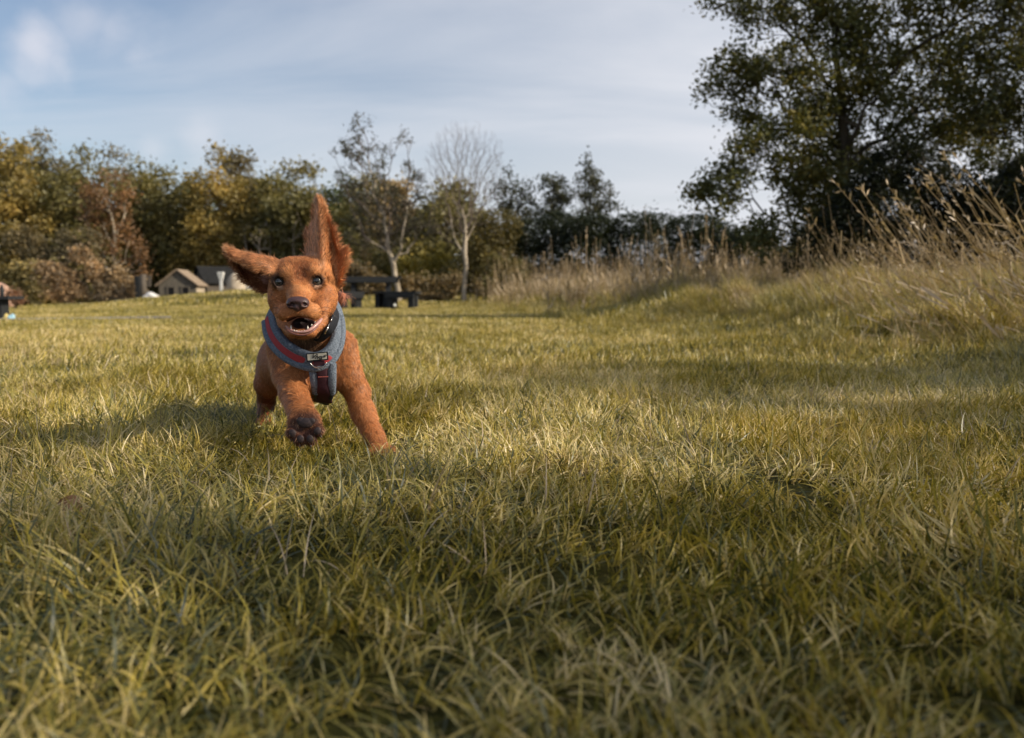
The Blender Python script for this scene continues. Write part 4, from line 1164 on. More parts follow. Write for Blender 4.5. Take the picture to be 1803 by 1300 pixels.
        for ax in range(3):
            u, v = (ax + 1) % 3, (ax + 2) % 3
            sl0 = [slice(None)] * 3; sl1 = [slice(None)] * 3; sl0[ax] = slice(0, -1); sl1[ax] = slice(1, None)
            e = np.argwhere(s[tuple(sl0)] != s[tuple(sl1)])
            e = e[(e[:, u] > 0) & (e[:, v] > 0) & (e[:, u] < n[u] - 1) & (e[:, v] < n[v] - 1)]
            inside = s[e[:, 0], e[:, 1], e[:, 2]]
            c = []
            for du, dv in ((1, 1), (0, 1), (0, 0), (1, 0)):
                q = e.copy(); q[:, u] -= du; q[:, v] -= dv; c.append(idx[q[:, 0], q[:, 1], q[:, 2]])
            c = np.stack(c, 1); c[~inside] = c[~inside][:, ::-1]
            Q.append(c)
        return V, np.concatenate(Q)

H_ = 0.0019
lo = P(385, 830, 1.40); lo = np.array([-0.58, 1.38, -0.02]); hi = np.array([-0.18, 2.24, 0.50])
B = Field(lo, hi, H_)
def E(px, py, Y, r, k=0.012, mode='add', rot=None): B.ell(P(px, py, Y), [px_m(r[0], Y), px_m(r[2], Y), px_m(r[1], Y)], k, mode, rot)
def K(a, b, ra, rb, k=0.014, mode='add'): B.cone(P(*a), P(*b), px_m(ra, a[2]), px_m(rb, b[2]), k, mode)
# trunk: hips, belly, ribs, chest, neck
E(512, 636, 2.02, (50, 54, 100), 0.02)
K((516, 640, 1.98), (546, 640, 1.74), 50, 56, 0.03)
E(552, 640, 1.70, (54, 62, 85), 0.03)
K((560, 668, 1.655), (566, 684, 1.70), 27, 22, 0.02)
K((553, 615, 1.68), (536, 545, 1.60), 50, 42, 0.03)
# hind legs
K((492, 636, 2.03), (471, 676, 1.965), 36, 22, 0.02); K((471, 676, 1.965), (469, 706, 2.05), 21, 15, 0.012)
K((469, 706, 2.05), (467, 738, 1.99), 15, 14, 0.01); E(467, 744, 1.965, (17, 10, 30), 0.008)
for tx in (458, 468, 478): E(tx, 748, 1.925, (6, 6, 10), 0.004)
K((540, 655, 2.06), (536, 690, 2.0), 32, 20, 0.02); K((536, 690, 2.0), (528, 712, 2.08), 17, 11, 0.012); K((528, 712, 2.08), (528, 736, 2.02), 11, 11, 0.01)
E(528, 742, 1.99, (14, 8, 26), 0.008)
# tail, swung up behind the head
K((512, 610, 2.14), (548, 560, 2.17), 15, 11, 0.015); K((548, 560, 2.17), (584, 527, 2.14), 11, 9, 0.01); K((584, 527, 2.14), (603, 521, 2.10), 9, 6, 0.01)
# raised front leg
K((502, 612, 1.665), (511, 662, 1.64), 33, 28, 0.018); K((511, 662, 1.64), (517, 696, 1.59), 27.5, 22, 0.012)
K((518, 696, 1.59), (529, 724, 1.535), 23, 24, 0.012)
E(536, 744, 1.512, (30, 30, 17), 0.010)
for (tx, ty, tr) in ((515, 762, 11.5), (528, 772, 12), (546, 772, 12), (560, 758, 10.5)): E(tx, ty, 1.503, (tr, tr * 1.12, tr * 1.15), 0.0035)
# planted front leg, reaching to the right
K((598, 612, 1.665), (612, 662, 1.675), 31, 26, 0.018); K((612, 662, 1.675), (632, 690, 1.69), 25, 19, 0.012)
K((624, 685, 1.685), (640, 728, 1.665), 21, 20, 0.012); K((640, 728, 1.665), (658, 768, 1.64), 20, 16.5, 0.012)
K((658, 768, 1.64), (668, 790, 1.615), 16.5, 16, 0.01)
K((634, 684, 1.70), (641, 690, 1.70), 11, 9, 0.012)
E(672, 794, 1.59, (22, 11, 26), 0.010)
for (tx, ty, Yt) in ((654, 798, 1.572), (667, 800, 1.560), (681, 799, 1.562), (691, 795, 1.578)): E(tx, ty, Yt, (8.2, 7.8, 13), 0.0032)
# skull, brows, cheeks
E(533, 507, 1.560, (55, 53, 58), 0.015)
E(512, 482, 1.535, (32, 26, 36), 0.018); E(553, 480, 1.535, (32, 26, 36), 0.018)
E(499, 529, 1.545, (24, 32, 36), 0.016); E(569, 527, 1.545, (23, 34, 36), 0.016)
E(508, 481, 1.507, (13, 8, 12), 0.010); E(553, 479, 1.507, (13, 8, 12), 0.010)
# muzzle
K((529, 508, 1.525), (525, 534, 1.452), 24, 18.5, 0.016)
E(506.5, 551, 1.455, (17.5, 18, 25), 0.005); E(545, 549, 1.455, (20.5, 18.5, 25), 0.005)
E(526, 545, 1.452, (20, 15, 20), 0.010)
E(566, 547, 1.515, (13, 15, 20), 0.009); E(496, 550, 1.518, (11, 15, 20), 0.009)
# lower jaw
K((533, 568, 1.55), (531, 578, 1.478), 26, 18, 0.010)
E(531, 586, 1.466, (24, 9, 16), 0.008); K((547, 583, 1.475), (565, 566, 1.505), 10.5, 11, 0.010); K((513, 583, 1.478), (499, 568, 1.505), 9.5, 10, 0.010)
# mouth opening
E(526, 569, 1.440, (25, 10, 52), 0.005, 'sub', (0, 0, 0)); K((536, 573, 1.435), (562, 565, 1.470), 6.5, 4, 0.005, 'sub')
K((512, 572, 1.435), (500, 566, 1.460), 6, 3.5, 0.005, 'sub')
K((524.5, 547, 1.425), (525, 563, 1.430), 2.2, 2.8, 0.005, 'sub')
# forehead crease
K((531, 458, 1.492), (530, 494, 1.487), 4, 3.5, 0.016, 'sub')
# folds of the face
for a_, b_, r_ in (((498, 523, 1.478), (492, 545, 1.470), 2.2), ((492, 545, 1.470), (495, 563, 1.462), 2.0), ((556, 516, 1.482), (565, 529, 1.474), 2.4), ((563, 528, 1.476), (574, 535, 1.480), 2.6),
                   ((545, 522, 1.466), (553, 534, 1.452), 1.8), ((566, 540, 1.462), (574, 556, 1.470), 2.0), ((522, 468, 1.494), (527, 482, 1.492), 1.8), ((540, 466, 1.494), (535, 480, 1.492), 1.8), ((507, 530, 1.452), (500, 540, 1.446), 1.5)):
    K(a_, b_, r_, r_ * 0.8, 0.008, 'sub')
# eye hollows with lids
EYES = [(491.5, 497, 1.5075), (557.5, 495.5, 1.5075)]
for (ex, ey, eY) in EYES:
    E(ex, ey, eY + 0.001, (14, 12.5, 12), 0.007)
    E(ex, ey - 0.3, eY - 0.010, (9.4, 8.3, 13.5), 0.0028, 'sub')
# ears: sheets through measured points
def sheet(rows, n=110, m=90):
    G = np.array([[P(*p) for p in r] for r in rows])
    def interp(G, n, axis):
        G = np.moveaxis(G, axis, 0); k = len(G); t = np.linspace(0, k - 1, n); i = np.clip(t.astype(int), 0, k - 2); f = (t - i)[:, None, None]
        a = G[np.maximum(i - 1, 0)]; b = G[i]; c = G[i + 1]; d = G[np.minimum(i + 2, k - 1)]
        r = 0.5 * (2 * b + (c - a) * f + (2 * a - 5 * b + 4 * c - d) * f ** 2 + (3 * b - a - 3 * c + d) * f ** 3)
        return np.moveaxis(r, 0, axis)
    return interp(interp(G, n, 0), m, 1)
EAR_L = sheet([
 [(492, 486, 1.512), (488, 466, 1.520), (484, 458, 1.540), (478, 474, 1.565), (474, 496, 1.570), (472, 514, 1.560)],
 [(472, 478, 1.500), (468, 466, 1.503), (463, 453, 1.530), (460, 472, 1.568), (460, 492, 1.572), (460, 512, 1.560)],
 [(452, 472, 1.498), (448, 461, 1.500), (443, 449, 1.527), (440, 466, 1.568), (441, 486, 1.570), (446, 504, 1.558)],
 [(432, 466, 1.503), (428, 456, 1.505), (425, 445, 1.528), (421, 459, 1.562), (424, 476, 1.565), (431, 492, 1.556)],
 [(415, 457, 1.512), (411, 449, 1.512), (409, 439, 1.530), (407, 450, 1.552), (411, 463, 1.555), (418, 474, 1.550)],
 [(404, 446, 1.522), (402, 441, 1.522), (401, 436, 1.532), (401, 440, 1.542), (403, 446, 1.545), (406, 452, 1.543)]])
EAR_R = sheet([
 [(546, 470, 1.555), (556, 472, 1.530), (566, 480, 1.512), (578, 492, 1.522), (586, 506, 1.545), (590, 518, 1.565)],
 [(541, 455, 1.575), (552, 456, 1.550), (567, 462, 1.515), (582, 474, 1.540), (595, 482, 1.545), (600, 492, 1.540)],
 [(539, 440, 1.590), (551, 442, 1.560), (567, 445, 1.520), (582, 455, 1.556), (598, 458, 1.556), (608, 464, 1.535)],
 [(542, 415, 1.592), (553, 417, 1.565), (566, 418, 1.530), (579, 424, 1.565), (590, 432, 1.565), (600, 446, 1.545)],
 [(548, 392, 1.588), (556, 392, 1.568), (564, 391, 1.543), (574, 396, 1.570), (582, 403, 1.572), (588, 412, 1.562)],
 [(553, 371, 1.583), (558, 370, 1.572), (563, 369, 1.556), (569, 373, 1.572), (574, 379, 1.574), (577, 384, 1.570)],
 [(556, 355, 1.578), (558, 353, 1.574), (561, 352, 1.568), (564, 353, 1.572), (567, 356, 1.574), (569, 359, 1.574)]], 140, 100)
FLAP = sheet([
 [(590, 442, 1.568), (590, 462, 1.560), (588, 482, 1.552), (586, 500, 1.550)],
 [(601, 440, 1.552), (601, 455, 1.545), (598, 472, 1.540), (593, 490, 1.545)],
 [(608, 437, 1.540), (609, 448, 1.533), (605, 462, 1.528), (598, 478, 1.535)]], 60, 60)
for S, r0, r1 in ((EAR_L, 3.6, 1.9), (EAR_R, 3.6, 1.8), (FLAP, 2.2, 1.8)):
    n_, m_2 = S.shape[:2]
    wt_ = np.linspace(0, 1, n_)[:, None]; we_ = np.linspace(-1, 1, m_2)[None, :]
    S[:, :, 1] += 0.0035 * np.sin(wt_ * 15 + we_ * 1.5) * np.abs(we_) ** 2 * np.sin(math.pi * wt_); S[:, :, 0] += 0.0022 * np.sin(wt_ * 19 + 1) * np.abs(we_) ** 3 * np.sin(math.pi * wt_); S[:, :, 2] += 0.0018 * np.sin(wt_ * 23 + 2) * np.abs(we_) ** 3 * np.sin(math.pi * wt_)
    tt = np.linspace(0, 1, n_)[:, None] * np.ones((1, m_2))
    edge = np.abs(np.linspace(-1, 1, m_2))[None, :] * np.ones((n_, 1))
    rad = (r0 + (r1 - r0) * tt) * (1 - 0.3 * edge ** 3) * 1.6 / F
    B.cloud(S.reshape(-1, 3), rad.ravel(), 0.006)
V, Q = B.mesh()
# drop stray crumbs and smooth the grid steps a little
def relax(V, Q, it=2, w=0.5):
    n = len(V)
    a = np.concatenate([Q[:, 0], Q[:, 1], Q[:, 2], Q[:, 3]]); b = np.concatenate([Q[:, 1], Q[:, 2], Q[:, 3], Q[:, 0]])
    for _ in range(it):
        s = np.zeros_like(V); c = np.zeros(n)
        for ax in range(3): s[:, ax] = np.bincount(a, V[b, ax], n) + np.bincount(b, V[a, ax], n)
        c = np.bincount(a, minlength=n) + np.bincount(b, minlength=n)
        V = V * (1 - w) + w * s / np.maximum(c, 1)[:, None]
    return V
V = relax(V, Q, 2)
NV = B.grad(V, 0.0025)

def near(p, c, r):      # 1 at the centre, 0 beyond r
    d = np.linalg.norm((p - np.asarray(c)), axis=1); return 1 - sstep(r * 0.55, r, d)
EL = EAR_L.reshape(-1, 3)[::7]; ER = np.concatenate([EAR_R.reshape(-1, 3)[::7], FLAP.reshape(-1, 3)[::7]])
def mindist(p, S):
    out = np.full(len(p), 9.0)
    lo_, hi_ = S.min(0) - 0.02, S.max(0) + 0.02
    k = np.where(np.all((p > lo_) & (p < hi_), axis=1))[0]
    for c0 in range(0, len(k), 4000):
        kk = k[c0:c0 + 4000]
        out[kk] = np.sqrt(((p[kk][:, None] - S[None]) ** 2).sum(-1)).min(1)
    return out
dEL = mindist(V, EL[::3]); dER = mindist(V, ER[::3])
red = np.array([0.35, 0.125, 0.042]); warm = np.array([0.54, 0.235, 0.088]); deepc = np.array([0.17, 0.050, 0.018])
def mixv(c, t, w): return c * (1 - w[:, None]) + np.asarray(t) * w[:, None]
col = np.tile(red, (len(V), 1))
col = mixv(col, warm, 0.35 * (0.5 + 0.5 * wavy(V[:, 0] * 30, V[:, 1] * 30 + V[:, 2] * 40, 1.2, 3)))
col = mixv(col, deepc, 0.35 * sstep(0.1, 0.9, wavy(V[:, 0] * 90, V[:, 2] * 90 + V[:, 1] * 50, 1.3, 6)))
for c_, r_ in (((530, 470, 1.50), 0.018), ((530, 485, 1.50), 0.014), ((572, 534, 1.49), 0.010)): col = mixv(col, deepc * 1.1, 0.55 * near(V, P(*c_), r_))  # crease shade painted into the forehead and the cheek fold
for c_, r_ in (((525, 512, 1.475), 0.022), ((505, 480, 1.5), 0.014), ((556, 479, 1.5), 0.014), ((560, 545, 1.44), 0.02)): col = mixv(col, warm, 0.6 * near(V, P(*c_), r_))
# ear insides and tips; left hollow's shade and its lit upper rim painted in
w_ear = (1 - sstep(0.006, 0.014, dER)); col = mixv(col, np.array([0.58, 0.25, 0.10]), 0.75 * w_ear)
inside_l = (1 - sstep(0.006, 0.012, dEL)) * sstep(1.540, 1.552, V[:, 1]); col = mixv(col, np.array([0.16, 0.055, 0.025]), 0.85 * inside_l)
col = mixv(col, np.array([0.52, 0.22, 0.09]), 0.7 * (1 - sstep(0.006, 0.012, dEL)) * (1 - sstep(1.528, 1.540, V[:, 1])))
col = mixv(col, np.array([0.60, 0.34, 0.28]), 0.8 * near(V, P(470, 490, 1.566), 0.012)); col = mixv(col, np.array([0.60, 0.36, 0.28]), 0.7 * near(V, P(571, 470, 1.53), 0.011))
col = mixv(col, np.array([0.62, 0.42, 0.26]), 0.7 * near(V, P(556, 354, 1.578), 0.014)); col = mixv(col, np.array([0.6, 0.36, 0.2]), 0.7 * near(V, P(402, 438, 1.53), 0.012))
# lips, gums and throat; shade inside the mouth painted, blackest at the back
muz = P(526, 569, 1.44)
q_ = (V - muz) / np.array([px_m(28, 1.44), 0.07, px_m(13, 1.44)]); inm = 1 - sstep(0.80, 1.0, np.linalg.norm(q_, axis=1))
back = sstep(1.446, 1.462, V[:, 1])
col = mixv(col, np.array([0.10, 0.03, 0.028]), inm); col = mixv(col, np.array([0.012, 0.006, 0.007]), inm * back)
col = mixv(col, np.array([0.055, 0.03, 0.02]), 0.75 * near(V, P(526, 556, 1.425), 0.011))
for k_ in range(15):
    t_ = k_ / 14; col = mixv(col, np.array([0.05, 0.022, 0.018]), 0.75 * near(V, P(496 + 74 * t_, 571 - 14 * math.sin(math.pi * t_) - 6 * t_, 1.442 + 0.035 * abs(2 * t_ - 1) ** 2), 0.0055))
# under the jaw and throat: dark greyish hair
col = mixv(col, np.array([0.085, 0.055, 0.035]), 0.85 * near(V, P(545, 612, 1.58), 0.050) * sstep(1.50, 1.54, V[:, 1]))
# eye rims
for (ex, ey, eY) in EYES:
    c_ = P(ex, ey, eY - 0.003)
    col = mixv(col, np.array([0.018, 0.010, 0.008]), 0.97 * near(V, c_ + [0, 0.001, 0.001], 0.0175))
    col = mixv(col, np.array([0.50, 0.30, 0.20]), 0.85 * near(V, c_ + [0, -0.002, -0.0105], 0.0052)); col = mixv(col, np.array([0.50, 0.30, 0.20]), 0.6 * near(V, c_ + [0.006, -0.002, -0.009], 0.005))
# paws: shade on the raised sole painted into the hair round the pads
padc = P(538, 748, 1.49)
col = mixv(col, np.array([0.060, 0.025, 0.018]), 0.95 * near(V, P(537, 758, 1.490), 0.044) * (1 - sstep(1.500, 1.52, V[:, 1])))
col = mixv(col, deepc, 0.6 * near(V, P(468, 715, 2.0), 0.07)); col = mixv(col, deepc * 0.8, 0.6 * sstep(1.75, 1.95, V[:, 1]))  # hind leg darker, and the whole body darker towards the rear
col = mixv(col, np.array([0.07, 0.035, 0.025]), 0.8 * near(V, P(560, 700, 1.66), 0.03))  # shade under the chest, between the front legs, painted into the coat
col = mixv(col, np.array([0.55, 0.20, 0.12]), 0.6 * near(V, P(603, 521, 2.1), 0.02))

m, t, out = new_mat('coat')
a_ = N(t, 'ShaderNodeAttribute', attribute_name='col'); g_ = N(t, 'ShaderNodeNewGeometry')
f_ = noise(t, g_.outputs['Position'], 420, 3, 0.7)
sh = ramp(t, f_, [(0.3, (0.70, 0.66, 0.6)), (0.7, (1.22, 1.24, 1.28))])
pr = principled(t, out, mixc(t, 1.0, a_.outputs['Color'], sh, 'MULTIPLY'), 0.62, 0.22, 0, f_, 0.0009)
m, t, out = new_mat('hair_strand')
a_ = N(t, 'ShaderNodeAttribute', attribute_name='col')
pr = principled(t, out, a_.outputs['Color'], 0.50, 0.3); pr.inputs['Sheen Weight'].default_value = 0.0
simple('nose_skin', (0.045, 0.020, 0.020), (0.11, 0.055, 0.052), 500, 0.38, 0.6, bump_d=0.0006)
simple('gum', (0.36, 0.18, 0.16), (0.56, 0.33, 0.29), 200, 0.3, 0.6, bump_d=0.0003)
simple('lip_skin', (0.13, 0.055, 0.045), (0.26, 0.11, 0.09), 300, 0.4, 0.5, bump_d=0.0003)
simple('tooth_white', (0.72, 0.66, 0.56), (0.82, 0.78, 0.70), 100, 0.3, 0.5, bump_d=0)
simple('eye_white', (0.18, 0.15, 0.14), (0.34, 0.31, 0.29), 200, 0.12, 0.6, bump_d=0)
simple('iris_grey', (0.028, 0.024, 0.020), (0.09, 0.082, 0.07), 500, 0.08, 0.8, bump_d=0)
simple('pupil_black', (0.004, 0.004, 0.005), (0.006, 0.006, 0.007), 10, 0.05, 0.9, bump_d=0)
simple('pad_skin', (0.020, 0.014, 0.015), (0.055, 0.036, 0.036), 260, 0.6, 0.4, bump_d=0.0006)
simple('claw_horn', (0.03, 0.02, 0.018), (0.08, 0.055, 0.045), 60, 0.3, 0.5, bump_d=0)

dog = empty('dog', (float(P(560, 700, 1.75)[0]), 1.75, 0.0), 'reddish brown puppy running with one ear straight up, in a grey fleece harness', 'dog')
DL = np.array(dog.location)
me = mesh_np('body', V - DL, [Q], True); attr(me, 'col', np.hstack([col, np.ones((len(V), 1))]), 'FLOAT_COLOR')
body = link('body', me, MATS['coat'], dog)

# ---- fur: short strands combed along the body
tri = V[Q[:, :3]]; area = np.linalg.norm(np.cross(V[Q[:, 2]] - V[Q[:, 0]], V[Q[:, 3]] - V[Q[:, 1]]), axis=1) / 2
fc_ = V[Q].mean(1)
mouth_k = np.linalg.norm((fc_ - muz) / np.array([px_m(29, 1.44), 0.09, px_m(15, 1.44)]), axis=1) > 0.93
nose_c = P(524.5, 534, 1.432)
ok = mouth_k & (np.linalg.norm((fc_ - nose_c) / [0.019, 0.02, 0.0135], axis=1) > 1)
for (ex, ey, eY) in EYES: ok &= np.linalg.norm(fc_ - P(ex, ey, eY - 0.002), axis=1) > 0.0115
ok &= NV[Q[:, 0], 1] < 0.55                      # the far side is never seen from near the camera
wgt = area * ok * np.where(fc_[:, 1] > 1.8, 0.35, 1.0) * np.where(fc_[:, 2] > 0.19, 1.5, 1.0)
NF = 150000
fi = rng.choice(len(Q), NF, p=wgt / wgt.sum()); bc = rng.dirichlet((1, 1, 1, 1), NF)
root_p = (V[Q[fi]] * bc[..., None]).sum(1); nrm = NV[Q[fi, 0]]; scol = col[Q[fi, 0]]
G_ = np.zeros_like(root_p)
head = root_p[:, 2] > 0.185
dE_L = dEL[Q[fi, 0]]; dE_R = dER[Q[fi, 0]]
hd = head & (root_p[:, 1] < 1.62)
G_[hd] = root_p[hd] - P(525, 520, 1.40); G_[hd] += np.array([0, 0.03, 0.02])
G_[hd & (root_p[:, 2] < P(0, 545, 1.5)[2])] *= [1, 1, 1]
bd = ~hd
G_[bd] = np.stack([0.25 * np.sign(root_p[bd, 0] - P(560, 600, 1.65)[0]), np.full(bd.sum(), 0.5), np.full(bd.sum(), -1.0)], -1)
eL = dE_L < 0.010; G_[eL] = np.array([-1.0, 0, 0.10]) + rng.normal(0, 0.25, (eL.sum(), 3))
up_e = (root_p[:, 2] - P(0, 470, 1.55)[2]) > 0
eR = dE_R < 0.010; rx_ = (root_p[eR, 0] - P(566, 430, 1.55)[0]) / 0.03
G_[eR] = np.stack([rx_ * 0.75, np.zeros(eR.sum()), np.full(eR.sum(), 1.0) * np.where(rx_ > 0.7, 0.45, 1.0)], -1)
G_ -= (G_ * nrm).sum(1)[:, None] * nrm; G_ /= np.linalg.norm(G_, axis=1)[:, None] + 1e-9
G_ += 0.45 * np.stack([wavy(root_p[:, 0] * 60, root_p[:, 2] * 60, 1.0, s_) for s_ in (1, 4, 7)], -1) * 0.5 + rng.normal(0, 0.16, G_.shape)
G_ -= (G_ * nrm).sum(1)[:, None] * nrm; G_ /= np.linalg.norm(G_, axis=1)[:, None] + 1e-9
Ls = np.where(hd, 0.0042, 0.0062); Ls = np.where(hd & (root_p[:, 1] < 1.475), 0.0032, Ls)
fr_ = (eL | eR); Ls = np.where(fr_, 0.0068, Ls)
edge_p = np.concatenate([EAR_L[:, 0], EAR_L[:, -1], EAR_L[:, 2], EAR_L[-1], EAR_R[:, 0], EAR_R[:, -1], EAR_R[-1], FLAP[-1], FLAP[:, 0]])
dE = mindist(root_p, edge_p[::2]); Ls = np.where(fr_ & (dE < 0.004), 0.0105, Ls)
Ls = np.where(np.linalg.norm(root_p - P(603, 521, 2.1), axis=1) < 0.03, 0.022, Ls)
thr = np.linalg.norm(root_p - P(545, 612, 1.56), axis=1) < 0.045; Ls = np.where(thr, 0.011, Ls)
Ls = Ls * rng.uniform(0.6, 1.3, NF) * 1.25
cell = np.floor(root_p / np.where(hd, 0.0036, 0.0045)[:, None] + 0.25 * rng.normal(0, 1, (NF, 3))).astype(np.int64)
hsh = (cell[:, 0] * 73856093 ^ cell[:, 1] * 19349663 ^ cell[:, 2] * 83492791) & 0xffff
cl1 = ((hsh * 2654435761) & 0xffff) / 65535.0; cl2 = ((hsh * 40503 + 977) & 0xffff) / 65535.0; cl3 = ((hsh * 30011 + 77) & 0xffff) / 65535.0
G_ += np.stack([cl1 - 0.5, cl3 - 0.5, cl2 - 0.5], -1) * np.where(fr_, 0.22, 0.6)[:, None]
rise = np.where(hd, 0.17, 0.15)[:, None] + rng.uniform(0, 0.14, (NF, 1)); rise = np.where((fr_ & (dE < 0.004))[:, None], 0.4, rise)
d0 = G_ + nrm * rise; d0 /= np.linalg.norm(d0, axis=1)[:, None]
d1 = G_ + nrm * rise * 0.2 + np.array([0, 0, -0.08]); d1 /= np.linalg.norm(d1, axis=1)[:, None]
sdv = np.cross(G_, nrm) * (0.00036 * rng.uniform(0.7, 1.3, (NF, 1)))
p0 = root_p - nrm * 0.0004; p1 = p0 + d0 * (Ls * 0.5)[:, None]; p2 = p1 + d1 * (Ls * 0.5)[:, None]
FV = np.stack([p0 - sdv, p0 + sdv, p1 + sdv * 0.8, p1 - sdv * 0.8, p2], 1).reshape(-1, 3) - DL
o5 = np.arange(NF)[:, None] * 5
me = mesh_np('fur', FV, [o5 + np.array([0, 1, 2, 3]), o5 + np.array([3, 2, 4])], True)
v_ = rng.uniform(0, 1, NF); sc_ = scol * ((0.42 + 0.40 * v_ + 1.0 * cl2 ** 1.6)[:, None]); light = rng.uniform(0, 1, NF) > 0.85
sc_[light] = sc_[light] * 0.5 + np.array([0.60, 0.33, 0.17]) * 0.5
sc_ = np.repeat(sc_, 5, 0) * np.tile(np.array([0.8, 0.8, 1.0, 1.0, 1.25])[None, :], (NF, 1)).reshape(-1, 1)
attr(me, 'col', np.hstack([sc_, np.ones((len(sc_), 1))]), 'FLOAT_COLOR')
fur = link('fur', me, MATS['hair_strand'], dog); fur['kind'] = 'stuff'

# long loose wisps along the ear edges, chest and behind the legs
def wisps(pts, n, lmin, lmax, dirs, colr, name='wisp'):
    k = rng.integers(0, len(pts), n); a = pts[k] + rng.normal(0, 0.0012, (n, 3)); d = dirs[k] + rng.normal(0, 0.35, (n, 3)); d /= np.linalg.norm(d, axis=1)[:, None]
    L = rng.uniform(lmin, lmax, n)[:, None]; bend = rng.normal(0, 0.5, (n, 3)); V_ = []
    w = np.cross(d, [0, 1, 0]); w /= np.linalg.norm(w, axis=1)[:, None] + 1e-9; w *= 0.00042
    p1_ = a + d * L * 0.5; d2 = d + bend * 0.8; d2 /= np.linalg.norm(d2, axis=1)[:, None]; p2_ = p1_ + d2 * L * 0.5
    V_ = np.stack([a - w, a + w, p1_ + w * 0.7, p1_ - w * 0.7, p2_], 1).reshape(-1, 3) - DL; o_ = np.arange(n)[:, None] * 5
    m_e = mesh_np(name, V_, [o_ + np.array([0, 1, 2, 3]), o_ + np.array([3, 2, 4])], True)
    c_ = np.asarray(colr) * rng.uniform(0.6, 1.25, (n, 1)); attr(m_e, 'col', np.hstack([np.repeat(c_, 5, 0), np.ones((5 * n, 1))]), 'FLOAT_COLOR')
    q_o = link(name, m_e, MATS['hair_strand'], dog); q_o['kind'] = 'stuff'
def edge_dirs(E_, inner): d = E_ - inner; return d / (np.linalg.norm(d, axis=1)[:, None] + 1e-9)
tipd = lambda S: np.tile((S[-1].mean(0) - S[0].mean(0)) / np.linalg.norm(S[-1].mean(0) - S[0].mean(0)), (1, 1))
ep, ed_ = [], []
for S, cols_ in ((EAR_L, ((-1, 0.9), (0, 0.5), (len(EAR_L[0]) // 2 - 8, 0.0))), (EAR_R, ((0, 0.7), (-1, 0.8))), (FLAP, ((0, 0.3), (-1, 0.9)))):
    for c0, kk in cols_:
        Ec = S[:, c0]; inner = S[:, len(S[0]) // 2]; ep.append(Ec); ed_.append(edge_dirs(Ec, inner) * kk + tipd(S) * 0.6)
    ep.append(S[-1]); ed_.append(np.tile(tipd(S), (len(S[-1]), 1)))
tl = EAR_L[::3, 30:36].reshape(-1, 3); ep.append(tl); ed_.append(np.tile([-0.9, 0, 0.6], (len(tl), 1)))
wisps(np.concatenate(ep), 1700, 0.005, 0.013, np.concatenate(ed_), (0.62, 0.34, 0.17))
il = EAR_L[10:70, 55:85].reshape(-1, 3); wisps(il, 500, 0.010, 0.022, np.tile([-1.0, -0.3, -0.2], (len(il), 1)), (0.30, 0.12, 0.055))
ir = EAR_R[20:120, 30:70].reshape(-1, 3); wisps(ir, 900, 0.008, 0.018, np.tile([0.35, -0.25, 1.0], (len(ir), 1)), (0.66, 0.32, 0.13))

def cap_sphere(name, c, r, ang0, ang1, mat, parent, axis=(0, -1, 0), n=24, m=10, scl=(1, 1, 1)):
    """part of a sphere between two polar angles about an axis"""
    ax = Vector(axis).normalized(); qn = Vector((0, 0, 1)).rotation_difference(ax)
    M = np.array(qn.to_matrix()); V_ = []; Q_ = []
    for i in range(m + 1):
        th = ang0 + (ang1 - ang0) * i / m
        for j in range(n):
            a = 2 * math.pi * j / n; V_.append([r * math.sin(th) * math.cos(a), r * math.sin(th) * math.sin(a), r * math.cos(th)])
    for i in range(m):
        for j in range(n): Q_.append([i * n + j, (i + 1) * n + j, (i + 1) * n + (j + 1) % n, i * n + (j + 1) % n])
    V_ = (np.array(V_) @ M.T) * np.asarray(scl) + np.asarray(c) - DL
    b_ = MB(); b_.add(V_, Q_); return b_.build(name, mat, parent, True)
for (ex, ey, eY) in EYES:
    c_ = P(ex, ey, eY + 0.0035); r_ = px_m(10.6, eY)
    ax_ = (CAM - c_) + np.array([0.02, 0, 0.22])
    eye = cap_sphere('eye', c_, r_, 0, math.pi, MATS['eye_white'], dog, ax_)
    cap_sphere('iris', c_, r_ * 1.012, 0, 0.86, MATS['iris_grey'], eye, ax_); cap_sphere('pupil', c_, r_ * 1.022, 0, 0.42, MATS['pupil_black'], eye, ax_)
# nose
Nf = Field(nose_c - 0.030, nose_c + 0.030, 0.0009)
def nE(px, py, Y, r, k, mode='add', rot=None): Nf.ell(P(px, py, Y), [px_m(r[0], Y), px_m(r[2], Y), px_m(r[1], Y)], k, mode, rot)
nE(524.5, 530, 1.437, (17, 8, 15), 0.004); nE(514, 535, 1.436, (9.5, 9.5, 13), 0.004); nE(535, 535, 1.436, (9.5, 9.5, 13), 0.004); nE(524.5, 541, 1.436, (8.5, 8, 11), 0.004)
nE(513.5, 536.5, 1.4235, (4.8, 4.0, 9), 0.0015, 'sub'); nE(535.5, 536.5, 1.4235, (4.8, 4.0, 9), 0.0015, 'sub')
nE(508, 538, 1.4255, (4.0, 1.7, 8), 0.001, 'sub', (0, 0.35, 0)); nE(541, 538, 1.4255, (4.0, 1.7, 8), 0.001, 'sub', (0, -0.35, 0))
nE(524.5, 541, 1.4235, (1.1, 8, 3), 0.001, 'sub')
nv_, nq_ = Nf.mesh(); nv_ = relax(nv_, nq_, 2)
link('nose', mesh_np('nose', nv_ - DL, [nq_], True), MATS['nose_skin'], dog)
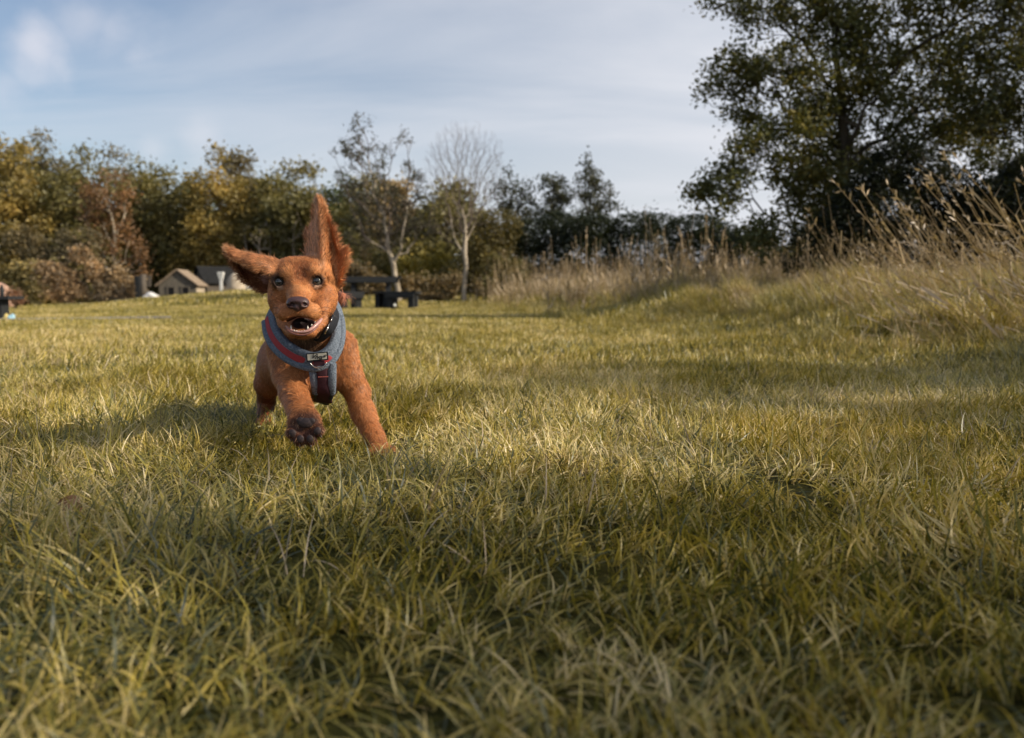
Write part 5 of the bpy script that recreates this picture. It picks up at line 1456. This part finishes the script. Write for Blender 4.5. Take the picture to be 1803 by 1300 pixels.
# lower lip and gum, teeth, tongue
def world_tube(name, pts, rad, mat, parent, n=8):
    pts = np.array([P(*p) for p in pts]); k = len(pts); t_ = np.linspace(0, k - 1, (k - 1) * 5 + 1); i = np.clip(t_.astype(int), 0, k - 2); f = (t_ - i)[:, None]
    a, b_, c_, d_ = pts[np.maximum(i - 1, 0)], pts[i], pts[i + 1], pts[np.minimum(i + 2, k - 1)]
    q = 0.5 * (2 * b_ + (c_ - a) * f + (2 * a - 5 * b_ + 4 * c_ - d_) * f ** 2 + (3 * b_ - a - 3 * c_ + d_) * f ** 3)
    rr = np.interp(t_, np.arange(k), np.broadcast_to(rad, (k,)))
    b2 = MB(); b2.tube(q - DL, rr, n); return b2.build(name, mat, parent, True)
world_tube('gum', [(503, 574, 1.452), (510, 580, 1.449), (519, 584, 1.447), (530, 585, 1.446), (541, 583, 1.447), (551, 577, 1.452), (560, 569, 1.462), (566, 562, 1.474)], [0.001, .0018, .0022, .0022, .0024, .0032, .0036, .0022], MATS['gum'], dog)
world_tube('lip', [(502, 578, 1.449), (511, 585, 1.4455), (521, 589, 1.4435), (531, 590, 1.443), (542, 588, 1.4445), (552, 582, 1.449), (560, 575, 1.457)], [0.0008, .0013, .0015, .0015, .0015, .0016, .0008], MATS['lip_skin'], dog)
def tooth(px, py, Y, h, r):
    c_ = P(px, py, Y) - DL; b2 = MB(); b2.tube([c_, c_ + [0, 0, h * 0.5], c_ + [0, 0.0005, h]], [r, r * 0.8, r * 0.15], 8)
    b2.build('tooth', MATS['tooth_white'], dog, True)
for (tx, ty) in ((518, 582), (522.5, 583), (527, 583.6), (531.5, 583.6), (536, 583)): tooth(tx, ty + 1.0, 1.4455, 0.0022, 0.0013)
tooth(512.5, 581, 1.449, 0.0078, 0.0016); tooth(542, 581, 1.449, 0.0066, 0.0016)
for (tx, ty, Yt) in ((549, 574, 1.456), (555, 569.5, 1.463)): tooth(tx, ty, Yt, 0.003, 0.0018)
# pads under the raised paw, claws on all seen paws
def pad(px, py, r, Y=1.494, sq=0.45):
    c_ = P(px, py, Y); b2 = MB(); V_ = []; Q_ = []
    for i in range(9):
        th = math.pi * i / 8
        for j in range(14):
            a = 2 * math.pi * j / 14; V_.append(np.array([px_m(r[0], Y) * math.sin(th) * math.cos(a), -px_m(max(r), Y) * sq * 0.7 * math.cos(th), px_m(r[1], Y) * math.sin(th) * math.sin(a)]) + c_ - DL)
    for i in range(8):
        for j in range(14): Q_.append([i * 14 + j, i * 14 + (j + 1) % 14, (i + 1) * 14 + (j + 1) % 14, (i + 1) * 14 + j])
    b2.add(V_, Q_); b2.build('paw_pad', MATS['pad_skin'], dog, True)
pad(538, 745, (14, 9.5)); pad(529, 741, (7, 6.5), 1.4935); pad(548, 742, (7, 6.5), 1.4935)
for (tx, ty) in ((515, 763), (529, 773), (546, 773), (559, 759)): pad(tx, ty, (6.3, 7.2), 1.490)
pad(520, 724, (5, 5), 1.508)
def claw(a, b_, r):
    a = P(*a) - DL; b_ = P(*b_) - DL; mid = (a + b_) / 2 + [0, 0, 0.001]
    b2 = MB(); b2.tube([a, mid, b_], [r, r * 0.75, r * 0.2], 7); b2.build('claw', MATS['claw_horn'], dog, True)
for (a, b_) in (((513, 772, 1.497), (512, 779, 1.493)), ((528, 783, 1.496), (528, 790, 1.492)), ((547, 783, 1.496), (548, 790, 1.492)), ((563, 766, 1.497), (567, 772, 1.494))): claw(a, b_, 0.0018)
for (tx, ty, Yt) in ((653, 800, 1.560), (667, 803, 1.548), (682, 802, 1.550), (694, 797, 1.567)): claw((tx, ty, Yt), (tx + 1, ty + 3, Yt - 0.006), 0.0019)
# whiskers
for (a, b_, c_) in (((500, 548, 1.452), (484, 541, 1.445), (472, 552, 1.45)), ((501, 552, 1.450), (485, 552, 1.44), (474, 563, 1.445)), ((556, 545, 1.452), (575, 541, 1.44), (592, 548, 1.445)),
                  ((557, 550, 1.450), (577, 550, 1.44), (595, 560, 1.445)), ((508, 478, 1.503), (502, 468, 1.49), (498, 458, 1.49)), ((499, 556, 1.452), (484, 562, 1.44), (478, 575, 1.445))):
    world_tube('whisker', [a, b_, c_], [0.0004, 0.0003, 0.00012], MATS['claw_horn'], dog, 4)

# ---- harness and collar
simple('fleece', (0.080, 0.105, 0.135), (0.21, 0.245, 0.30), 330, 0.95, 0.1, bump_d=0.0025, detail=2)
simple('red_webbing', (0.30, 0.030, 0.035), (0.42, 0.055, 0.055), 200, 0.7, 0.25, bump_d=0.0006, stretch=(1, 1, 6))
simple('dark_webbing', (0.030, 0.010, 0.016), (0.065, 0.022, 0.030), 260, 0.75, 0.25, bump_d=0.0006, stretch=(1, 1, 5))
simple('black_webbing', (0.008, 0.010, 0.014), (0.018, 0.020, 0.026), 260, 0.7, 0.3, bump_d=0.0005)
simple('steel', (0.62, 0.60, 0.56), (0.78, 0.76, 0.72), 60, 0.22, 0.5, metal=1.0, bump_d=0)
simple('label_cloth', (0.55, 0.52, 0.42), (0.68, 0.65, 0.55), 300, 0.8, 0.2, bump_d=0.0003)
simple('red_thread', (0.42, 0.10, 0.08), (0.55, 0.16, 0.12), 400, 0.8, 0.2, bump_d=0)

def on_body(px, py, off=0.0, Y0=1.40, Y1=2.2):
    """first point of the coat met from the front, lifted off by off"""
    ys_ = np.arange(Y0, Y1, 0.0015); pts = np.array([P(px, py, y_) for y_ in ys_]); f = B.sample(pts)
    k = np.argmax(f < 0) if (f < 0).any() else len(ys_) - 1
    g = B.grad(pts[k], 0.012)
    return pts[k] + g * off, g
def spline(pts, per=8):
    pts = np.asarray(pts, float); k = len(pts); t_ = np.linspace(0, k - 1, (k - 1) * per + 1); i = np.clip(t_.astype(int), 0, k - 2); f = (t_ - i)[:, None]
    a, b_, c_, d_ = pts[np.maximum(i - 1, 0)], pts[i], pts[i + 1], pts[np.minimum(i + 2, k - 1)]
    return 0.5 * (2 * b_ + (c_ - a) * f + (2 * a - 5 * b_ + 4 * c_ - d_) * f ** 2 + (3 * b_ - a - 3 * c_ + d_) * f ** 3)
def band_mesh(name, pts, nrms, hw, th, mat, parent, per=8, n=14, flat=2.6, side_of=None):
    """padded band: half width hw across, half thickness th along the normal"""
    k = len(pts); q = spline(pts, per); nn_ = spline(nrms, per); hw = spline(np.broadcast_to(np.asarray(hw, float), (k,))[:, None] * np.ones((1, 3)), per)[:, 0]
    tang = np.gradient(q, axis=0); tang /= np.linalg.norm(tang, axis=1)[:, None]
    nn_ -= (nn_ * tang).sum(1)[:, None] * tang; nn_ /= np.linalg.norm(nn_, axis=1)[:, None]
    sd = np.cross(tang, nn_); ang = np.linspace(0, 2 * math.pi, n, endpoint=False)
    ca = np.sign(np.cos(ang)) * np.abs(np.cos(ang)) ** (2 / flat); sa = np.sign(np.sin(ang)) * np.abs(np.sin(ang)) ** (2 / flat)
    V_ = (q[:, None] + sd[:, None] * (ca[None, :, None] * hw[:, None, None]) + nn_[:, None] * (sa[None, :, None] * th)).reshape(-1, 3) - DL
    kk = len(q); Q_ = [[i * n + j, i * n + (j + 1) % n, (i + 1) * n + (j + 1) % n, (i + 1) * n + j] for i in range(kk - 1) for j in range(n)]
    V_ = np.vstack([V_, q[0] - DL, q[-1] - DL]); T_ = [[kk * n, (j + 1) % n, j] for j in range(n)] + [[kk * n + 1, (kk - 1) * n + j, (kk - 1) * n + (j + 1) % n] for j in range(n)]
    b2 = MB(); b2.add(V_, Q_, T_); return b2.build(name, mat, parent, True)

neck_c = P(536, 585, 1.66)
ring_px = [(474, 562, 1.665), (478, 582, 1.640), (488, 601, 1.618), (505, 618, 1.600), (528, 631, 1.588), (555, 637, 1.583), (578, 628, 1.590), (592, 607, 1.612), (596, 582, 1.640), (594, 558, 1.668)]
rp = [P(*p) for p in ring_px]
back_pts = [P(585, 530, 1.71), P(560, 515, 1.745), P(520, 515, 1.745), P(486, 538, 1.71)]
allp = np.array(rp + back_pts + [rp[0]])
axis_pt = P(545, 600, 1.70)
nr = allp - axis_pt; nr[:len(rp), 1] -= 0.03
nr /= np.linalg.norm(nr, axis=1)[:, None]
# keep the band outside the coat
for i in range(len(allp)):
    f = float(B.sample(allp[i])); 
    if f < 0.004: allp[i] += nr[i] * (0.004 - f)
harness = band_mesh('harness', allp, nr, np.array([.014, .017, .0185, .0185, .018, .0175, .017, .0145, .0135, .0135, .013, .013, .013, .013, .014]), 0.0062, MATS['fleece'], dog)
iR = list(range(0, 6)); lift = 0.0052
band_mesh('webbing', allp[iR] + nr[iR] * lift, nr[iR], np.array([.0048, .0056, .0062, .0065, .0065, .0065]), 0.0018, MATS['red_webbing'], harness, flat=4)
iR = [5, 6, 7]
band_mesh('webbing', allp[iR] + nr[iR] * lift + np.array([0, 0, -0.002]), nr[iR], np.array([.0060, .0058, .0020]), 0.0018, MATS['red_webbing'], harness, flat=4)
# raised fleece rolls at both edges of the ring
def frames(pts, nrms):
    tang = np.gradient(pts, axis=0); tang /= np.linalg.norm(tang, axis=1)[:, None]; return np.cross(tang, nrms)
sdv_ = frames(allp, nr)
for s_, w0 in ((-1, 0.0062), (1, 0.0062)):
    iR = list(range(0, 10)); off_ = np.array([.0100, .0118, .0128, .0130, .0127, .0120, .0110, .0090, .007, .006])[:, None]
    band_mesh('fleece_roll', allp[iR] + nr[iR] * 0.0035 + s_ * sdv_[iR] * off_, nr[iR], w0, 0.0052, MATS['fleece'], harness, n=12, flat=2)
# chest strap: two fleece rolls, dark webbing between, black pad below
def down(px_list, offs, Yh=None):
    P_, N_ = [], []
    for (x_, y_, Y_) in px_list:
        p = P(x_, y_, Y_); f = float(B.sample(p)); g = B.grad(p, 0.012)
        if f < offs: p = p + np.array([0, -1, 0]) * (offs - f)
        P_.append(p); N_.append(np.array([0.05, -0.95, -0.25]))
    return np.array(P_), np.array(N_)
for x0, x1 in ((550, 556), (585, 584)):
    a, b_ = down([(x0, 640, 1.588), (x0 + (x1 - x0) * .4, 660, 1.590), (x0 + (x1 - x0) * .8, 678, 1.598), (x1, 692, 1.612)], 0.004)
    band_mesh('chest_roll', a, b_, np.array([.0075, .0078, .0078, .0070]), 0.0062, MATS['fleece'], harness, flat=2.2)
a, b_ = down([(565, 634, 1.584), (567, 655, 1.586), (569, 672, 1.592), (570, 690, 1.604), (571, 706, 1.640)], 0.0035)
band_mesh('chest_strap', a, b_, np.array([.0105, .0100, .0102, .0120, .0150]), 0.0042, MATS['dark_webbing'], harness, flat=3)
a, b_ = down([(571, 678, 1.600), (570, 689, 1.608), (569, 698, 1.628), (567, 706, 1.68)], 0.003)
band_mesh('belly_pad', a, b_, np.array([.0150, .0185, .0175, .0150]), 0.0055, MATS['black_webbing'], harness, flat=3)
b2 = MB(); c_ = P(569, 664, 1.577) - DL
for q in range(7): b2.box(c_ + [-0.0078 + 0.0026 * q, 0, 0.0001 * q], (0.0018, 0.001, 0.0012))
b2.build('stitching', MATS['red_thread'], harness)
# label with its writing
lc = P(558.5, 628.5, 1.5690) - DL
b2 = MB(); b2.box(lc + [0, 0.0009, 0], (0.0375, 0.0016, 0.0145), ry=-0.09); b2.build('label_backing', MATS['black_webbing'], harness)
b2 = MB(); b2.box(lc + [-0.0002, -0.0005, 0.0003], (0.0330, 0.0012, 0.0105), ry=-0.09); lab_o = b2.build('label', MATS['label_cloth'], harness)
tcu = bpy.data.curves.new('lettering', 'FONT'); tcu.body = 'Viva*'; tcu.size = 0.0125; tcu.shear = 0.45; tcu.extrude = 0.0002; tcu.align_x = 'CENTER'; tcu.align_y = 'CENTER'; tcu.offset = 0.00018; tcu.space_character = 0.92
to = bpy.data.objects.new('lettering', tcu)
dg = bpy.context.evaluated_depsgraph_get(); C.objects.link(to); dg.update()
tme = bpy.data.meshes.new_from_object(to.evaluated_get(bpy.context.evaluated_depsgraph_get())); bpy.data.objects.remove(to)
lo_ = link('lettering', tme, None, harness, tuple(lc + [0.001, -0.0020, 0.0])); tme.materials.clear(); tme.materials.append(MATS['black_webbing']); lo_.rotation_euler = (math.pi / 2, -0.09 * 0 + 0.09, 0)
# D ring
pts = []
for a in np.linspace(math.pi * 1.02, math.pi * 1.98, 14): pts.append(P(561, 638, 1.569) - DL + np.array([0.0138 * math.cos(a), 0.0, 0.0095 * math.sin(a)]))
b2 = MB(); b2.tube(pts, 0.0012, 8); b2.build('ring', MATS['steel'], harness, True)
b2 = MB(); b2.box(P(562, 640, 1.572) - DL, (0.019, 0.003, 0.009)); b2.build('ring_tab', MATS['dark_webbing'], harness)
# collar
cp = [P(492, 570, 1.650), P(502, 585, 1.645), P(528, 592, 1.640), P(557, 594, 1.605), P(576, 586, 1.568), P(588, 566, 1.585), P(590, 545, 1.62), P(570, 520, 1.68), P(525, 515, 1.69), P(496, 545, 1.65)]
cp = np.array(cp + [cp[0]]); cn = cp - P(540, 570, 1.64); cn /= np.linalg.norm(cn, axis=1)[:, None]
for i in range(len(cp)):
    f = float(B.sample(cp[i]))
    if f < 0.003 and i not in (0, 1, 2, 10): cp[i] += cn[i] * (0.003 - f)
collar = band_mesh('collar', cp, cn, 0.0085, 0.0022, MATS['black_webbing'], dog, flat=4)
def near_collar(a, b_):
    b2 = MB(); b2.tube([np.asarray(a) - DL, (np.asarray(a) + np.asarray(b_)) / 2 - DL + [0.001, 0, 0], np.asarray(b_) - DL], 0.0013, 8); b2.build('buckle', MATS['steel'], collar, True)
near_collar(P(572, 588, 1.548), P(579, 570, 1.556)); near_collar(P(582, 566, 1.560), P(584, 560, 1.566))
